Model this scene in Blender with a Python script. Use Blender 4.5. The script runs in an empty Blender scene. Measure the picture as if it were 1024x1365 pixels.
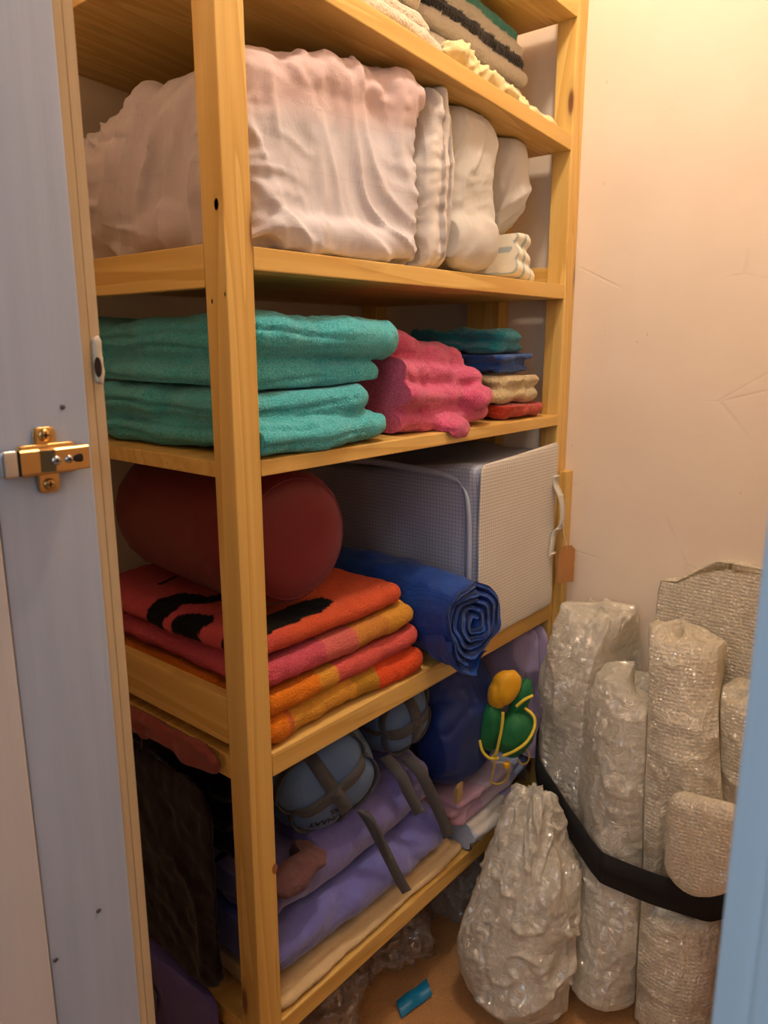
import bpy, bmesh, math, random
import numpy as np
from mathutils import Vector, Matrix
random.seed(7)
PI = math.pi
SC = bpy.context.scene
COL = SC.collection

# ------------------------------------------------------------------ noise
def _h(ix, iy, iz, seed):
    n = (ix.astype(np.int64)*374761393 + iy.astype(np.int64)*668265263 + iz.astype(np.int64)*2147483647*3 + seed*1274126177) & 0xffffffff
    n = ((n ^ (n >> 13))*1274126177) & 0xffffffff
    n = ((n ^ (n >> 16))*2246822519) & 0xffffffff
    n = n ^ (n >> 15)
    return (n & 0xffffff)/float(0xffffff)*2-1
def vn(p, seed=0):
    i = np.floor(p); f = p-i; i = i.astype(np.int64)
    u = f*f*f*(f*(f*6-15)+10)
    r = 0
    for dx in (0, 1):
        wx = u[:, 0] if dx else 1-u[:, 0]
        for dy in (0, 1):
            wy = u[:, 1] if dy else 1-u[:, 1]
            for dz in (0, 1):
                wz = u[:, 2] if dz else 1-u[:, 2]
                r = r + wx*wy*wz*_h(i[:, 0]+dx, i[:, 1]+dy, i[:, 2]+dz, seed)
    return r
def fbm(p, s, seed=0, oct=3, st=(1, 1, 1)):
    q = p*(np.array(st)*s); a = 1; r = 0
    for k in range(oct):
        r = r+a*vn(q, seed+k*17); q = q*2.03+3.1; a *= .5
    return r
def crease(p, s, seed=0, st=(1, 1, 1), warp=.6, sharp=2.0):
    q = p*(np.array(st)*s)
    w = np.stack([vn(q*.7+9.2, seed+5), vn(q*.7+4.7, seed+6), vn(q*.7+1.3, seed+7)], 1)
    n = vn(q+warp*w, seed)
    return (1-np.minimum(np.abs(n)*1.6, 1))**sharp

def folds(p, seed=0, n=6, freq=26, along=4, plane=(0, 2), cover=.15):
    """long soft tension folds running in several directions over a cloth face"""
    rnd = random.Random(seed); r = 0
    for i in range(n):
        a = rnd.uniform(0, PI); d = np.zeros(3); e = np.zeros(3); f = np.zeros(3)
        d[plane[0]], d[plane[1]] = math.cos(a), math.sin(a); e[plane[0]], e[plane[1]] = -math.sin(a), math.cos(a); f[3-plane[0]-plane[1]] = 1
        q = np.stack([p@d*freq*rnd.uniform(.6, 1.3), p@e*along, p@f*along*1.5], 1)
        q[:, 0] += 1.4*vn(p*7, seed+i*5)
        w = np.clip((vn(p*6+i*11.3, seed+50+i)-cover)*2.2, 0, 1)
        r = r+w*((1-np.minimum(np.abs(vn(q, seed+i*3))*1.7, 1))**1.5-.35)
    return r

# ------------------------------------------------------------------ materials
def lin(c):
    return tuple(((x/255)/12.92 if x/255 <= .04045 else ((x/255+.055)/1.055)**2.4) for x in c)
class NT:
    def __init__(s, name):
        s.m = bpy.data.materials.new(name); s.m.use_nodes = True
        s.t = s.m.node_tree; s.t.nodes.clear()
        s.out = s.n('ShaderNodeOutputMaterial'); s.b = s.n('ShaderNodeBsdfPrincipled')
        s.l(s.b.outputs[0], s.out.inputs[0])
        s.tc = s.n('ShaderNodeTexCoord').outputs['Object']
    def n(s, t, **k):
        x = s.t.nodes.new(t)
        for a, v in k.items(): setattr(x, a, v)
        return x
    def l(s, a, b): s.t.links.new(a, b)
    def set(s, **k):
        for a, v in k.items():
            i = s.b.inputs[a.replace('_', ' ')]
            if hasattr(v, 'links') or hasattr(v, 'is_linked'): s.l(v, i)
            else: i.default_value = (*v, 1) if isinstance(v, tuple) and len(v) == 3 and i.type == 'RGBA' else v
    def map(s, sc=(1, 1, 1), src=None, rot=(0, 0, 0), loc=(0, 0, 0)):
        m = s.n('ShaderNodeMapping'); s.l(src or s.tc, m.inputs[0])
        m.inputs['Scale'].default_value = sc; m.inputs['Rotation'].default_value = rot; m.inputs['Location'].default_value = loc
        return m.outputs[0]
    def noise(s, scale, detail=3, rough=.5, src=None, dist=0):
        x = s.n('ShaderNodeTexNoise'); s.l(src or s.tc, x.inputs['Vector'])
        x.inputs['Scale'].default_value = scale; x.inputs['Detail'].default_value = detail
        x.inputs['Roughness'].default_value = rough; x.inputs['Distortion'].default_value = dist
        return x.outputs[0]
    def voro(s, scale, src=None, feature='F1', out='Distance', rnd=1.0):
        x = s.n('ShaderNodeTexVoronoi', feature=feature); s.l(src or s.tc, x.inputs['Vector'])
        x.inputs['Scale'].default_value = scale; x.inputs['Randomness'].default_value = rnd
        return x.outputs[out]
    def ramp(s, fac, stops, interp='LINEAR'):
        r = s.n('ShaderNodeValToRGB'); s.l(fac, r.inputs[0]); e = r.color_ramp; e.interpolation = interp
        while len(e.elements) < len(stops): e.elements.new(.5)
        for el, (p, c) in zip(e.elements, stops):
            el.position = p; el.color = (*c, 1) if not isinstance(c, (int, float)) else (c, c, c, 1)
        return r.outputs[0]
    def mix(s, fac, a, b, mode='MIX'):
        x = s.n('ShaderNodeMix', data_type='RGBA', blend_type=mode)
        for v, i in ((fac, x.inputs[0]), (a, x.inputs[6]), (b, x.inputs[7])):
            if hasattr(v, 'is_linked'): s.l(v, i)
            else: i.default_value = v if i.type == 'VALUE' else (*v, 1)
        return x.outputs[2]
    def math(s, op, a, b=0.0, c=0.0):
        x = s.n('ShaderNodeMath', operation=op)
        for v, i in zip((a, b, c), x.inputs):
            if hasattr(v, 'is_linked'): s.l(v, i)
            else: i.default_value = v
        return x.outputs[0]
    def bump(s, h, strength=.5, dist=.002, normal=None):
        x = s.n('ShaderNodeBump'); s.l(h, x.inputs['Height'])
        x.inputs['Strength'].default_value = strength; x.inputs['Distance'].default_value = dist
        if normal: s.l(normal, x.inputs['Normal'])
        s.l(x.outputs[0], s.b.inputs['Normal']); return x.outputs[0]
    def sep(s, src=None):
        x = s.n('ShaderNodeSeparateXYZ'); s.l(src or s.tc, x.inputs[0]); return x.outputs
    def attr(s, name='Col'):
        return s.n('ShaderNodeAttribute', attribute_name=name).outputs['Color']

def pine(name, axis, light=(238, 198, 116), dark=(216, 168, 84), seed=0.0, rough=.45, knots=True):
    m = NT(name)
    k = [13.0, 13.0, 13.0]; k[axis] = .75
    v = m.map(tuple(k), loc=(seed, seed*1.7, seed*.6))
    w = m.noise(1.3, 2, .5, v, .6)
    rings = m.math('FRACT', m.math('MULTIPLY', w, 6.0))
    rings = m.ramp(rings, [(0, 0.0), (.7, .75), (.92, 1.0), (1, 0.1)])
    k2 = [260.0, 260.0, 260.0]; k2[axis] = 5.0
    fine = m.noise(1, 2, .6, m.map(tuple(k2)))
    c = m.mix(rings, lin(light), lin(dark))
    c = m.mix(m.math('MULTIPLY', fine, .35), c, lin(tuple(int(x*.78) for x in dark)))
    if knots:
        k3 = [11.0, 11.0, 11.0]; k3[axis] = 3.0
        kd = m.voro(1.0, m.map(tuple(k3), loc=(seed+.3, .21, .7)))
        kn = m.ramp(kd, [(0, 1.0), (.055, .9), (.085, .25), (.15, 0.0)])
        c = m.mix(kn, c, lin((112, 64, 34)))
    m.set(Base_Color=c, Roughness=rough)
    m.bump(m.math('ADD', fine, m.math('MULTIPLY', rings, -.3)), .12, .001)
    return m.m

def terry(name, c, c2=None, scale=420, strength=.9, sheen=.35, attr=False):
    m = NT(name); c2 = c2 or tuple(int(x*.72) for x in c)
    lo = m.noise(scale, 2, .6); big = m.noise(22, 3, .5)
    if attr:
        a = m.attr(); base = m.mix(m.math('MULTIPLY', lo, .55), a, m.mix(.5, a, (0, 0, 0)))
    else:
        base = m.mix(m.ramp(lo, [(.32, 0.0), (.68, 1.0)]), lin(c2), lin(c))
    base = m.mix(m.math('MULTIPLY', big, .22), base, m.mix(.55, base, (.0, .0, .0)))
    m.set(Base_Color=base, Roughness=.95, Sheen_Weight=sheen, Sheen_Roughness=.5)
    m.b.inputs['Specular IOR Level'].default_value = .1
    m.bump(lo, strength, .004)
    return m.m
def cloth(name, c, c2=None, rough=.85, bump=.35, scale=160, weave=900, sheen=.15, attr=False, spec=.25):
    m = NT(name)
    n = m.noise(scale, 4, .6); w = m.noise(weave, 1, .5)
    if attr: base = m.mix(m.math('MULTIPLY', n, .25), m.attr(), m.mix(.35, m.attr(), (0, 0, 0)))
    else: base = m.mix(m.noise(11, 4, .6), lin(c2 or tuple(int(x*.88) for x in c)), lin(c))
    m.set(Base_Color=base, Roughness=rough, Sheen_Weight=sheen)
    m.b.inputs['Specular IOR Level'].default_value = spec
    m.bump(m.math('ADD', n, m.math('MULTIPLY', w, .6)), bump, .002)
    return m.m
def plain(name, c, rough=.5, metal=0.0, bump=0):
    m = NT(name); n = m.noise(60, 3, .6)
    m.set(Base_Color=m.mix(n, lin(tuple(int(x*.9) for x in c)), lin(c)), Roughness=rough, Metallic=metal)
    if bump: m.bump(n, bump, .001)
    return m.m
def film(name, tint=(250, 242, 226), alpha=.7, bub=120, bstr=.6, crk=30, glint=150, gstr=.5, gloss=.10, st=(1, 1, .55)):
    """cloudy clear polythene: pale translucent body with raised air bubbles under a crumpled, glinting skin"""
    m = NT(name); m.t.nodes.remove(m.b)
    def mx(f, a, b):
        x = m.n('ShaderNodeMixShader')
        if hasattr(f, 'is_linked'): m.l(f, x.inputs[0])
        else: x.inputs[0].default_value = f
        m.l(a.outputs[0], x.inputs[1]); m.l(b.outputs[0], x.inputs[2]); return x
    cr = m.noise(crk, 5, .62, None, 1.6)
    ridge = m.ramp(m.math('ABSOLUTE', m.math('SUBTRACT', cr, .5)), [(0, 1.0), (.05, .35), (.16, 0.0)])
    h = m.math('MULTIPLY', ridge, .5)
    if bub:
        d = m.voro(bub, None, 'F1', 'Distance', .3)
        h = m.math('ADD', h, m.math('MULTIPLY', m.ramp(d, [(0, 1.0), (.25, .85), (.5, .25), (.7, 0.0)]), .6))
    bp = m.n('ShaderNodeBump'); m.l(h, bp.inputs['Height']); bp.inputs['Strength'].default_value = bstr; bp.inputs['Distance'].default_value = .004
    # crumple facets: every little cell of the skin leans its own way
    wq = m.n('ShaderNodeVectorMath', operation='ADD'); m.l(m.map(st), wq.inputs[0])
    nz = m.n('ShaderNodeTexNoise'); nz.inputs['Scale'].default_value = 40; m.l(m.tc, nz.inputs['Vector'])
    sc = m.n('ShaderNodeVectorMath', operation='SCALE'); m.l(nz.outputs['Color'], sc.inputs[0]); sc.inputs['Scale'].default_value = .025; m.l(sc.outputs[0], wq.inputs[1])
    vc = m.voro(glint, wq.outputs[0], 'F1', 'Color')
    sb = m.n('ShaderNodeVectorMath', operation='SUBTRACT'); m.l(vc, sb.inputs[0]); sb.inputs[1].default_value = (.5, .5, .42)
    s2 = m.n('ShaderNodeVectorMath', operation='SCALE'); m.l(sb.outputs[0], s2.inputs[0]); s2.inputs['Scale'].default_value = gstr*2
    ad = m.n('ShaderNodeVectorMath', operation='ADD'); m.l(bp.outputs[0], ad.inputs[0]); m.l(s2.outputs[0], ad.inputs[1])
    nm = m.n('ShaderNodeVectorMath', operation='NORMALIZE'); m.l(ad.outputs[0], nm.inputs[0])
    col = m.mix(m.noise(12, 3), lin(tuple(int(x*.94) for x in tint)), lin(tint))
    df = m.n('ShaderNodeBsdfDiffuse'); m.l(col, df.inputs[0]); m.l(bp.outputs[0], df.inputs['Normal'])
    tr = m.n('ShaderNodeBsdfTranslucent'); m.l(col, tr.inputs[0]); m.l(bp.outputs[0], tr.inputs['Normal'])
    gl = m.n('ShaderNodeBsdfGlossy'); gl.inputs['Color'].default_value = (1, 1, 1, 1); gl.inputs['Roughness'].default_value = .12; m.l(nm.outputs[0], gl.inputs['Normal'])
    tp = m.n('ShaderNodeBsdfTransparent'); tp.inputs[0].default_value = (.99, .98, .97, 1)
    fz = m.math('MULTIPLY', m.ramp(m.math('ADD', m.noise(9, 3), m.math('MULTIPLY', ridge, .25)), [(.3, .72), (.75, 1.0)]), alpha)
    a = mx(fz, tp, mx(.34, df, tr))
    b = mx(gloss, a, gl)
    m.l(b.outputs[0], m.out.inputs[0])
    return m.m

# ------------------------------------------------------------------ object helpers
def tag(o, label=None, cat=None, group=None, kind=None):
    if label: o['label'] = label
    if cat: o['category'] = cat
    if group: o['group'] = group
    if kind: o['kind'] = kind
    return o
def empty(name, loc, label, cat, group=None, rot=(0, 0, 0)):
    o = bpy.data.objects.new(name, None); o.empty_display_size = .05
    COL.objects.link(o); o.location = loc; o.rotation_euler = rot
    return tag(o, label, cat, group)
def finish(name, v, f, mat, parent=None, smooth=True, origin=None, col=None):
    """link ONE mesh object; v in world space (or in the parent's space)"""
    v = np.asarray(v, float)
    if origin is None:
        origin = np.zeros(3) if parent is not None else np.array([(v[:, 0].min()+v[:, 0].max())/2, (v[:, 1].min()+v[:, 1].max())/2, v[:, 2].min()])
    origin = np.asarray(origin, float)
    me = bpy.data.meshes.new(name)
    me.from_pydata((v-origin).tolist(), [], f)
    if col is not None:
        a = me.color_attributes.new('Col', 'FLOAT_COLOR', 'POINT')
        c = np.ones((len(v), 4), np.float32); c[:, :3] = col
        a.data.foreach_set('color', c.ravel())
    if smooth: me.polygons.foreach_set('use_smooth', [True]*len(me.polygons))
    me.materials.append(mat); me.update()
    o = bpy.data.objects.new(name, me); COL.objects.link(o)
    o.location = origin
    if parent is not None: o.parent = parent
    return o
def cat_shapes(shapes):
    V, F, n = [], [], 0
    for v, f in shapes:
        V.append(np.asarray(v, float)); F += [[i+n for i in x] for x in f]; n += len(v)
    return np.concatenate(V), F
def box(x0, x1, y0, y1, z0, z1, bev=0.0):
    if bev:
        bm = bmesh.new(); bmesh.ops.create_cube(bm, size=1)
        for q in bm.verts:
            q.co = ((x0+x1)/2+q.co.x*(x1-x0), (y0+y1)/2+q.co.y*(y1-y0), (z0+z1)/2+q.co.z*(z1-z0))
        bmesh.ops.bevel(bm, geom=list(bm.edges), offset=bev, segments=2, affect='EDGES', profile=.6)
        bm.verts.index_update()
        r = (np.array([q.co[:] for q in bm.verts]), [[q.index for q in p.verts] for p in bm.faces]); bm.free(); return r
    v = [(x, y, z) for x in (x0, x1) for y in (y0, y1) for z in (z0, z1)]
    return np.array(v), [[0, 1, 3, 2], [4, 6, 7, 5], [0, 4, 5, 1], [2, 3, 7, 6], [0, 2, 6, 4], [1, 5, 7, 3]]
_cube = {}
def unit(n):
    if n not in _cube:
        bm = bmesh.new(); bmesh.ops.create_cube(bm, size=2)
        bmesh.ops.subdivide_edges(bm, edges=list(bm.edges), cuts=n, use_grid_fill=True)
        bm.verts.index_update()
        _cube[n] = (np.array([q.co[:] for q in bm.verts]), [[q.index for q in p.verts] for p in bm.faces]); bm.free()
    return _cube[n]
def rbox(c, s, r, n=14, rot=0.0, tilt=(0, 0)):
    """box with half sizes s and rounding radius r (scalar or per axis)"""
    u, f = unit(n); s = np.array(s, float); r = np.minimum(np.broadcast_to(np.array(r, float), 3), s*.999)
    # denser sampling towards the rims
    u = np.sign(u)*(1-(1-np.abs(u))**1.35)
    p = u*s; inner = s-r; q = np.clip(p, -inner, inner); d = (p-q)/r
    # map box corner cell to the sphere
    x, y, z = d[:, 0], d[:, 1], d[:, 2]
    d2 = np.stack([x*np.sqrt(np.maximum(0, 1-y*y/2-z*z/2+y*y*z*z/3)), y*np.sqrt(np.maximum(0, 1-z*z/2-x*x/2+z*z*x*x/3)), z*np.sqrt(np.maximum(0, 1-x*x/2-y*y/2+x*x*y*y/3))], 1)
    p = q+d2*r
    p[:, 2] += p[:, 0]*tilt[0]+p[:, 1]*tilt[1]
    if rot:
        cs, sn = math.cos(rot), math.sin(rot)
        p = np.stack([p[:, 0]*cs-p[:, 1]*sn, p[:, 0]*sn+p[:, 1]*cs, p[:, 2]], 1)
    return p+np.array(c, float), f
def slab(x0, x1, y0, y1, z0, z1, seed=0, amp=.006, rot=0.0, sag=.003, tilt=(0, 0), n=16):
    """one soft folded layer: full bull-nose rim, wandering outline"""
    s = ((x1-x0)/2, (y1-y0)/2, (z1-z0)/2); c = ((x0+x1)/2, (y0+y1)/2, (z0+z1)/2)
    v, f = rbox(c, s, (min(.03, s[0]), min(s[2]*1.3, s[1]), s[2]), n, rot, tilt)
    q = v*np.array([1, 1, .0])+np.array([0, 0, seed*3.7])
    v = v.copy()
    v[:, 0] += amp*fbm(q, 9, seed, 2); v[:, 1] += amp*fbm(q, 7, seed+3, 2)
    v[:, 2] += sag*fbm(q, 8, seed+9, 2)
    return v, f
def ribbon(path, t, axis0, axis1, nseg=24, caps=True):
    """thick sheet following a 2D path (u,w), swept between axis0 and axis1 along a third axis; returns (a,u,w) rows"""
    p = np.array(path, float); d = np.gradient(p, axis=0); d /= np.linalg.norm(d, axis=1)[:, None]+1e-9
    nrm = np.stack([-d[:, 1], d[:, 0]], 1)
    ring = np.concatenate([p+nrm*t/2, (p-nrm*t/2)[::-1]]); m = len(ring)
    V, F = [], []
    for k in range(nseg+1):
        a = axis0+(axis1-axis0)*k/nseg
        V.append(np.concatenate([np.full((m, 1), a), ring], 1))
    V = np.concatenate(V)
    for k in range(nseg):
        for i in range(m):
            j = (i+1) % m; F.append([k*m+i, k*m+j, (k+1)*m+j, (k+1)*m+i])
    h = m//2
    if caps:
        for k in (0, nseg):
            for i in range(h-1): F.append([k*m+i, k*m+i+1, k*m+m-2-i, k*m+m-1-i])
    return V, F
def tube(pts, r, seg=8, close=False, sub=6):
    """smooth tube through points"""
    P = [Vector(p) for p in pts]; n = len(P); out = []
    rr = r if hasattr(r, '__len__') else [r]*n; R = []
    rng = range(n if close else n-1)
    for i in rng:
        p0, p1, p2, p3 = (P[(i-1) % n] if close or i > 0 else P[i], P[i], P[(i+1) % n], P[(i+2) % n] if close or i+2 < n else P[(i+1) % n])
        for k in range(sub):
            t = k/sub
            out.append(.5*((2*p1)+(p2-p0)*t+(2*p0-5*p1+4*p2-p3)*t*t+(3*p1-p0-3*p2+p3)*t**3)); R.append(rr[i]*(1-t)+rr[(i+1) % n]*t)
    if not close: out.append(P[-1]); R.append(rr[-1])
    V, F = [], []; m = len(out); up = Vector((.31, .17, .93))
    for i, p in enumerate(out):
        d = (out[(i+1) % m]-out[i-1]) if close else (out[min(i+1, m-1)]-out[max(i-1, 0)])
        d.normalize(); a = d.cross(up).normalized(); b = d.cross(a)
        for k in range(seg):
            th = 2*PI*k/seg; V.append(p+(a*math.cos(th)+b*math.sin(th))*R[i])
    for i in range(m if close else m-1):
        for k in range(seg):
            F.append([i*seg+k, i*seg+(k+1) % seg, ((i+1) % m)*seg+(k+1) % seg, ((i+1) % m)*seg+k])
    if not close: F.append(list(range(seg))[::-1]); F.append([(m-1)*seg+k for k in range(seg)])
    return np.array([q[:] for q in V]), F
def band(pts, wid, t=.0015, sub=6):
    """flat webbing through pts; wid = list of half-width vectors (or one)"""
    P = np.array(pts, float); n = len(P)
    W = np.array(wid, float) if np.ndim(wid) == 2 else np.repeat(np.array([wid], float), n, 0)
    def sp(A):
        o = []
        for i in range(n-1):
            p0, p1, p2, p3 = A[max(i-1, 0)], A[i], A[i+1], A[min(i+2, n-1)]
            for k in range(sub):
                u = k/sub; o.append(.5*((2*p1)+(p2-p0)*u+(2*p0-5*p1+4*p2-p3)*u*u+(3*p1-p0-3*p2+p3)*u**3))
        o.append(A[-1]); return np.array(o)
    P, W = sp(P), sp(W); d = np.gradient(P, axis=0)
    nr = np.cross(d, W); nr /= np.linalg.norm(nr, axis=1)[:, None]+1e-9
    V = np.stack([P+W+nr*t, P-W+nr*t, P-W-nr*t, P+W-nr*t], 1).reshape(-1, 3); F = []
    for i in range(len(P)-1):
        for k in range(4): F.append([i*4+k, i*4+(k+1) % 4, i*4+4+(k+1) % 4, i*4+4+k])
    F += [[3, 2, 1, 0], [len(V)-4, len(V)-3, len(V)-2, len(V)-1]]
    return V, F
def do_clip(v, clip):
    for k, lim in (clip or {}).items():
        ax = 'xyz'.index(k[0]); L = lim(v) if callable(lim) else lim
        v[:, ax] = np.maximum(v[:, ax], L) if k[1:] == 'min' else np.minimum(v[:, ax], L)
    return v
def blob(name, shapes, mat, parent=None, voxel=.005, smooth=3, disp=None, clip=None, color=None, post=0):
    """fuse soft shapes into one continuous skin, relax it, displace it along its normals and press it on what it touches"""
    v, f = cat_shapes(shapes)
    me = bpy.data.meshes.new('tmp'); me.from_pydata(v.tolist(), [], f)
    ob = bpy.data.objects.new('tmp', me); COL.objects.link(ob)
    md = ob.modifiers.new('r', 'REMESH'); md.mode = 'VOXEL'; md.voxel_size = voxel
    if smooth:
        ms = ob.modifiers.new('s', 'SMOOTH'); ms.iterations = smooth; ms.factor = .5
    dg = bpy.context.evaluated_depsgraph_get(); ev = ob.evaluated_get(dg); m2 = ev.to_mesh()
    n = len(m2.vertices); co = np.empty(n*3); m2.vertices.foreach_get('co', co); co = co.reshape(-1, 3)
    nr = np.empty(n*3); m2.vertices.foreach_get('normal', nr); nr = nr.reshape(-1, 3)
    F = [list(p.vertices) for p in m2.polygons]
    ev.to_mesh_clear(); bpy.data.objects.remove(ob); bpy.data.meshes.remove(me)
    rest = co.copy()
    if disp is not None:
        d = disp(co, nr); co = co+(nr*d[:, None] if d.ndim == 1 else d)
    co = do_clip(co, clip)
    return finish(name, co, F, mat, parent, col=color(rest, nr) if color else None)
def grid_surf(fn, nu, nv, wrap=True):
    """fn(u,v) arrays -> points; u in [0,1) around, v in [0,1] along"""
    u = np.arange(nu)/nu if wrap else np.linspace(0, 1, nu); w = np.linspace(0, 1, nv)
    U_, W_ = np.meshgrid(u, w); P = fn(U_.ravel(), W_.ravel()); F = []
    for j in range(nv-1):
        for i in range(nu if wrap else nu-1):
            a, b = j*nu+i, j*nu+(i+1) % nu; F.append([a, b, b+nu, a+nu])
    return P, F

# ------------------------------------------------------------------ camera (stands in the doorway)
Fv = Vector((.74756, .627606, -.217406)); Rv = Vector((.642672, -.766139, -.001828)); Uv = Vector((.167711, .138354, .97608))
cd = bpy.data.cameras.new('camera'); cam = bpy.data.objects.new('camera', cd); COL.objects.link(cam)
M = Matrix(((Rv.x, Uv.x, -Fv.x, 0), (Rv.y, Uv.y, -Fv.y, 0), (Rv.z, Uv.z, -Fv.z, 1.2), (0, 0, 0, 1)))
cam.matrix_world = M
cd.sensor_fit = 'VERTICAL'; cd.sensor_height = 36; cd.sensor_width = 27; cd.lens = 1005.07/1365*36
cd.clip_start = .02
cd.dof.use_dof = True; cd.dof.focus_distance = 1.1; cd.dof.aperture_fstop = 9.5
SC.camera = cam
# ------------------------------------------------------------------ shared materials
M_PX = pine('pine_along_x', 0, seed=.3)
M_PY = pine('pine_along_y', 1, seed=1.9)
M_PZ = pine('pine_upright', 2, seed=4.1)
M_PZ2 = pine('pine_bare_lath', 2, (226, 200, 160), (205, 172, 126), 7.7, .6, False)

def wall_mat():
    m = NT('aged_cream_plaster')
    n = m.noise(5, 5, .6); d = m.noise(34, 4, .7)
    c = m.mix(n, lin((226, 206, 184)), lin((240, 224, 204)))
    spots = m.ramp(m.voro(17, m.map((1, 1, .6))), [(0, 1.0), (.022, .8), (.04, 0.0)])
    c = m.mix(m.math('MULTIPLY', spots, .35), c, lin((150, 126, 98)))
    e = m.voro(3.1, m.map((1, 1, 1.9), m.tc), 'DISTANCE_TO_EDGE')
    cr = m.ramp(e, [(0, 1.0), (.006, .6), (.014, 0.0)])
    cr = m.math('MULTIPLY', cr, m.ramp(m.noise(4.3, 2), [(.58, 0.0), (.70, 1.0)]))
    c = m.mix(m.math('MULTIPLY', cr, .20), c, lin((140, 118, 92)))
    m.set(Base_Color=c, Roughness=.75); m.b.inputs['Specular IOR Level'].default_value = .25
    m.bump(m.math('ADD', m.math('MULTIPLY', n, 1.2), m.math('ADD', m.math('MULTIPLY', d, .25), m.math('MULTIPLY', cr, -.6))), .25, .006)
    return m.m
M_WALL = wall_mat()
def paint_mat(name, a, b, under=(196, 164, 122), wear=.55, rough=.5):
    m = NT(name)
    st = m.noise(1, 4, .65, m.map((70, 70, 3.0))); bl = m.noise(14, 5, .7)
    c = m.mix(st, lin(a), lin(b))
    c = m.mix(m.math('MULTIPLY', m.ramp(m.math('MULTIPLY', st, bl), [(.34, 0.0), (.46, 1.0)]), wear), c, lin(under))
    m.set(Base_Color=c, Roughness=rough); m.bump(m.math('ADD', st, bl), .3, .0012)
    return m.m
M_JAMB = paint_mat('brushed_grey_white_paint', (172, 182, 202), (198, 206, 224), (176, 160, 148), .4)
M_JAMB2 = paint_mat('off_white_gloss_paint', (216, 204, 198), (230, 220, 214), (200, 176, 150), .15)
M_BLUE = paint_mat('pale_blue_paint', (206, 230, 246), (224, 242, 252), (150, 170, 176), .25, .4)
def carpet_mat():
    m = NT('tan_carpet'); n = m.noise(330, 3, .7); b = m.noise(9, 4, .6)
    c = m.mix(n, lin((182, 124, 70)), lin((236, 182, 120))); c = m.mix(m.math('MULTIPLY', b, .4), c, lin((168, 112, 62)))
    m.set(Base_Color=c, Roughness=.95); m.bump(n, .9, .006); return m.m

# ------------------------------------------------------------------ the closet
def struct(name, shapes, mat, smooth=False):
    v, f = cat_shapes(shapes); o = finish(name, v, f, mat, smooth=smooth); o['kind'] = 'structure'; return o
struct('floor', [box(-1.6, 1.50, -1.2, 1.3, -.06, 0)], carpet_mat())
struct('ceiling', [box(.2, 1.50, -.30, 1.3, 2.36, 2.42)], M_WALL)
struct('wall_right', [box(1.415, 1.50, -.30, 1.3, 0, 2.36)], M_WALL)
struct('wall_back', [box(.2, 1.415, 1.221, 1.3, 0, 2.36)], M_WALL)
struct('wall_side', [box(.2, 1.415, -.30, -.22, 0, 2.36)], M_WALL)
struct('wall_front', [box(.2, .305, .585, 1.221, 0, 2.36), box(.30, .37, -.22, .05, 0, 2.36), box(.2, .305, -.22, .60, 2.05, 2.36)], M_WALL)
struct('trim_1', [box(.2262, .3005, .550, .5848, 0, 2.05, .0012)], M_JAMB, False)
struct('trim_2', [box(.3008, .3078, .5515, .5848, 0, 2.05, .0006), box(.3083, .3168, .5520, .5848, 0, 2.05, .0008)], M_PZ2, False)
struct('trim_3', [box(.08, .2252, .5485, .5848, 0, 2.05, .0015)], M_JAMB2, False)
tr = struct('trim_4', [box(.285, .2995, -.22, .0632, 0, 2.05, .002), box(.279, .2846, -.22, .048, 0, 2.05, .002), box(.275, .2788, .030, .040, 0, 2.05, .0016)], M_BLUE, False)
# lock hole and screw heads in the left jamb
j2 = bpy.data.objects['trim_2']; j1 = bpy.data.objects['trim_1']
def disc(c, r, axis, t=.0012, seg=14, sx=1.0, sz=1.0, dome=0.0):
    a = np.arange(seg)*2*PI/seg; V = []
    for k, (rr, h) in enumerate(((r, 0), (r, t), (r*.55, t+dome))):
        for q in a: V.append((math.cos(q)*rr*sx, -h, math.sin(q)*rr*sz))
    F = [[k*seg+i, k*seg+(i+1) % seg, (k+1)*seg+(i+1) % seg, (k+1)*seg+i] for k in (0, 1) for i in range(seg)] + [[2*seg+i for i in range(seg)], [i for i in range(seg)][::-1]]
    V = np.array(V)
    if axis == 'x': V = V[:, [1, 0, 2]]
    return V+np.array(c), F
M_DARK = plain('dark_hole', (46, 30, 20), .9)
M_CHIP = plain('torn_pale_filler', (226, 210, 186), .9, bump=.6)
def child(name, shapes, mat, parent, smooth=True, label=None):
    v, f = cat_shapes(shapes); o = finish(name, v, f, mat, None, smooth)
    o.parent = parent; o.matrix_parent_inverse = Matrix.Translation(-Vector(parent.location))
    if label: o['label'] = label
    return o
v, f = rbox((.3130, .5506, 1.187), (.0034, .002, .017), (.002, .0015, .006), 8)
v[:, 0] += .0008*fbm(v, 300, 3); v[:, 2] += .002*fbm(v, 200, 5)
child('filler_patch', [(v, f)], M_CHIP, j2)
child('lock_hole', [disc((.3112, .5486, 1.183), .0030, 'y', .0004, 16, 1, 2.6)], M_DARK, j2, False)
M_SCREW = plain('grey_steel', (120, 118, 118), .4, .9)
for (x, z) in ((.2805, 1.1545), (.2345, 1.175), (.2705, .723), (.2260+.004, .702)):
    child('screw_head', [disc((x, .5499, z), .0021, 'y', .0006, 14, dome=.0005)], M_SCREW, j1)

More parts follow.
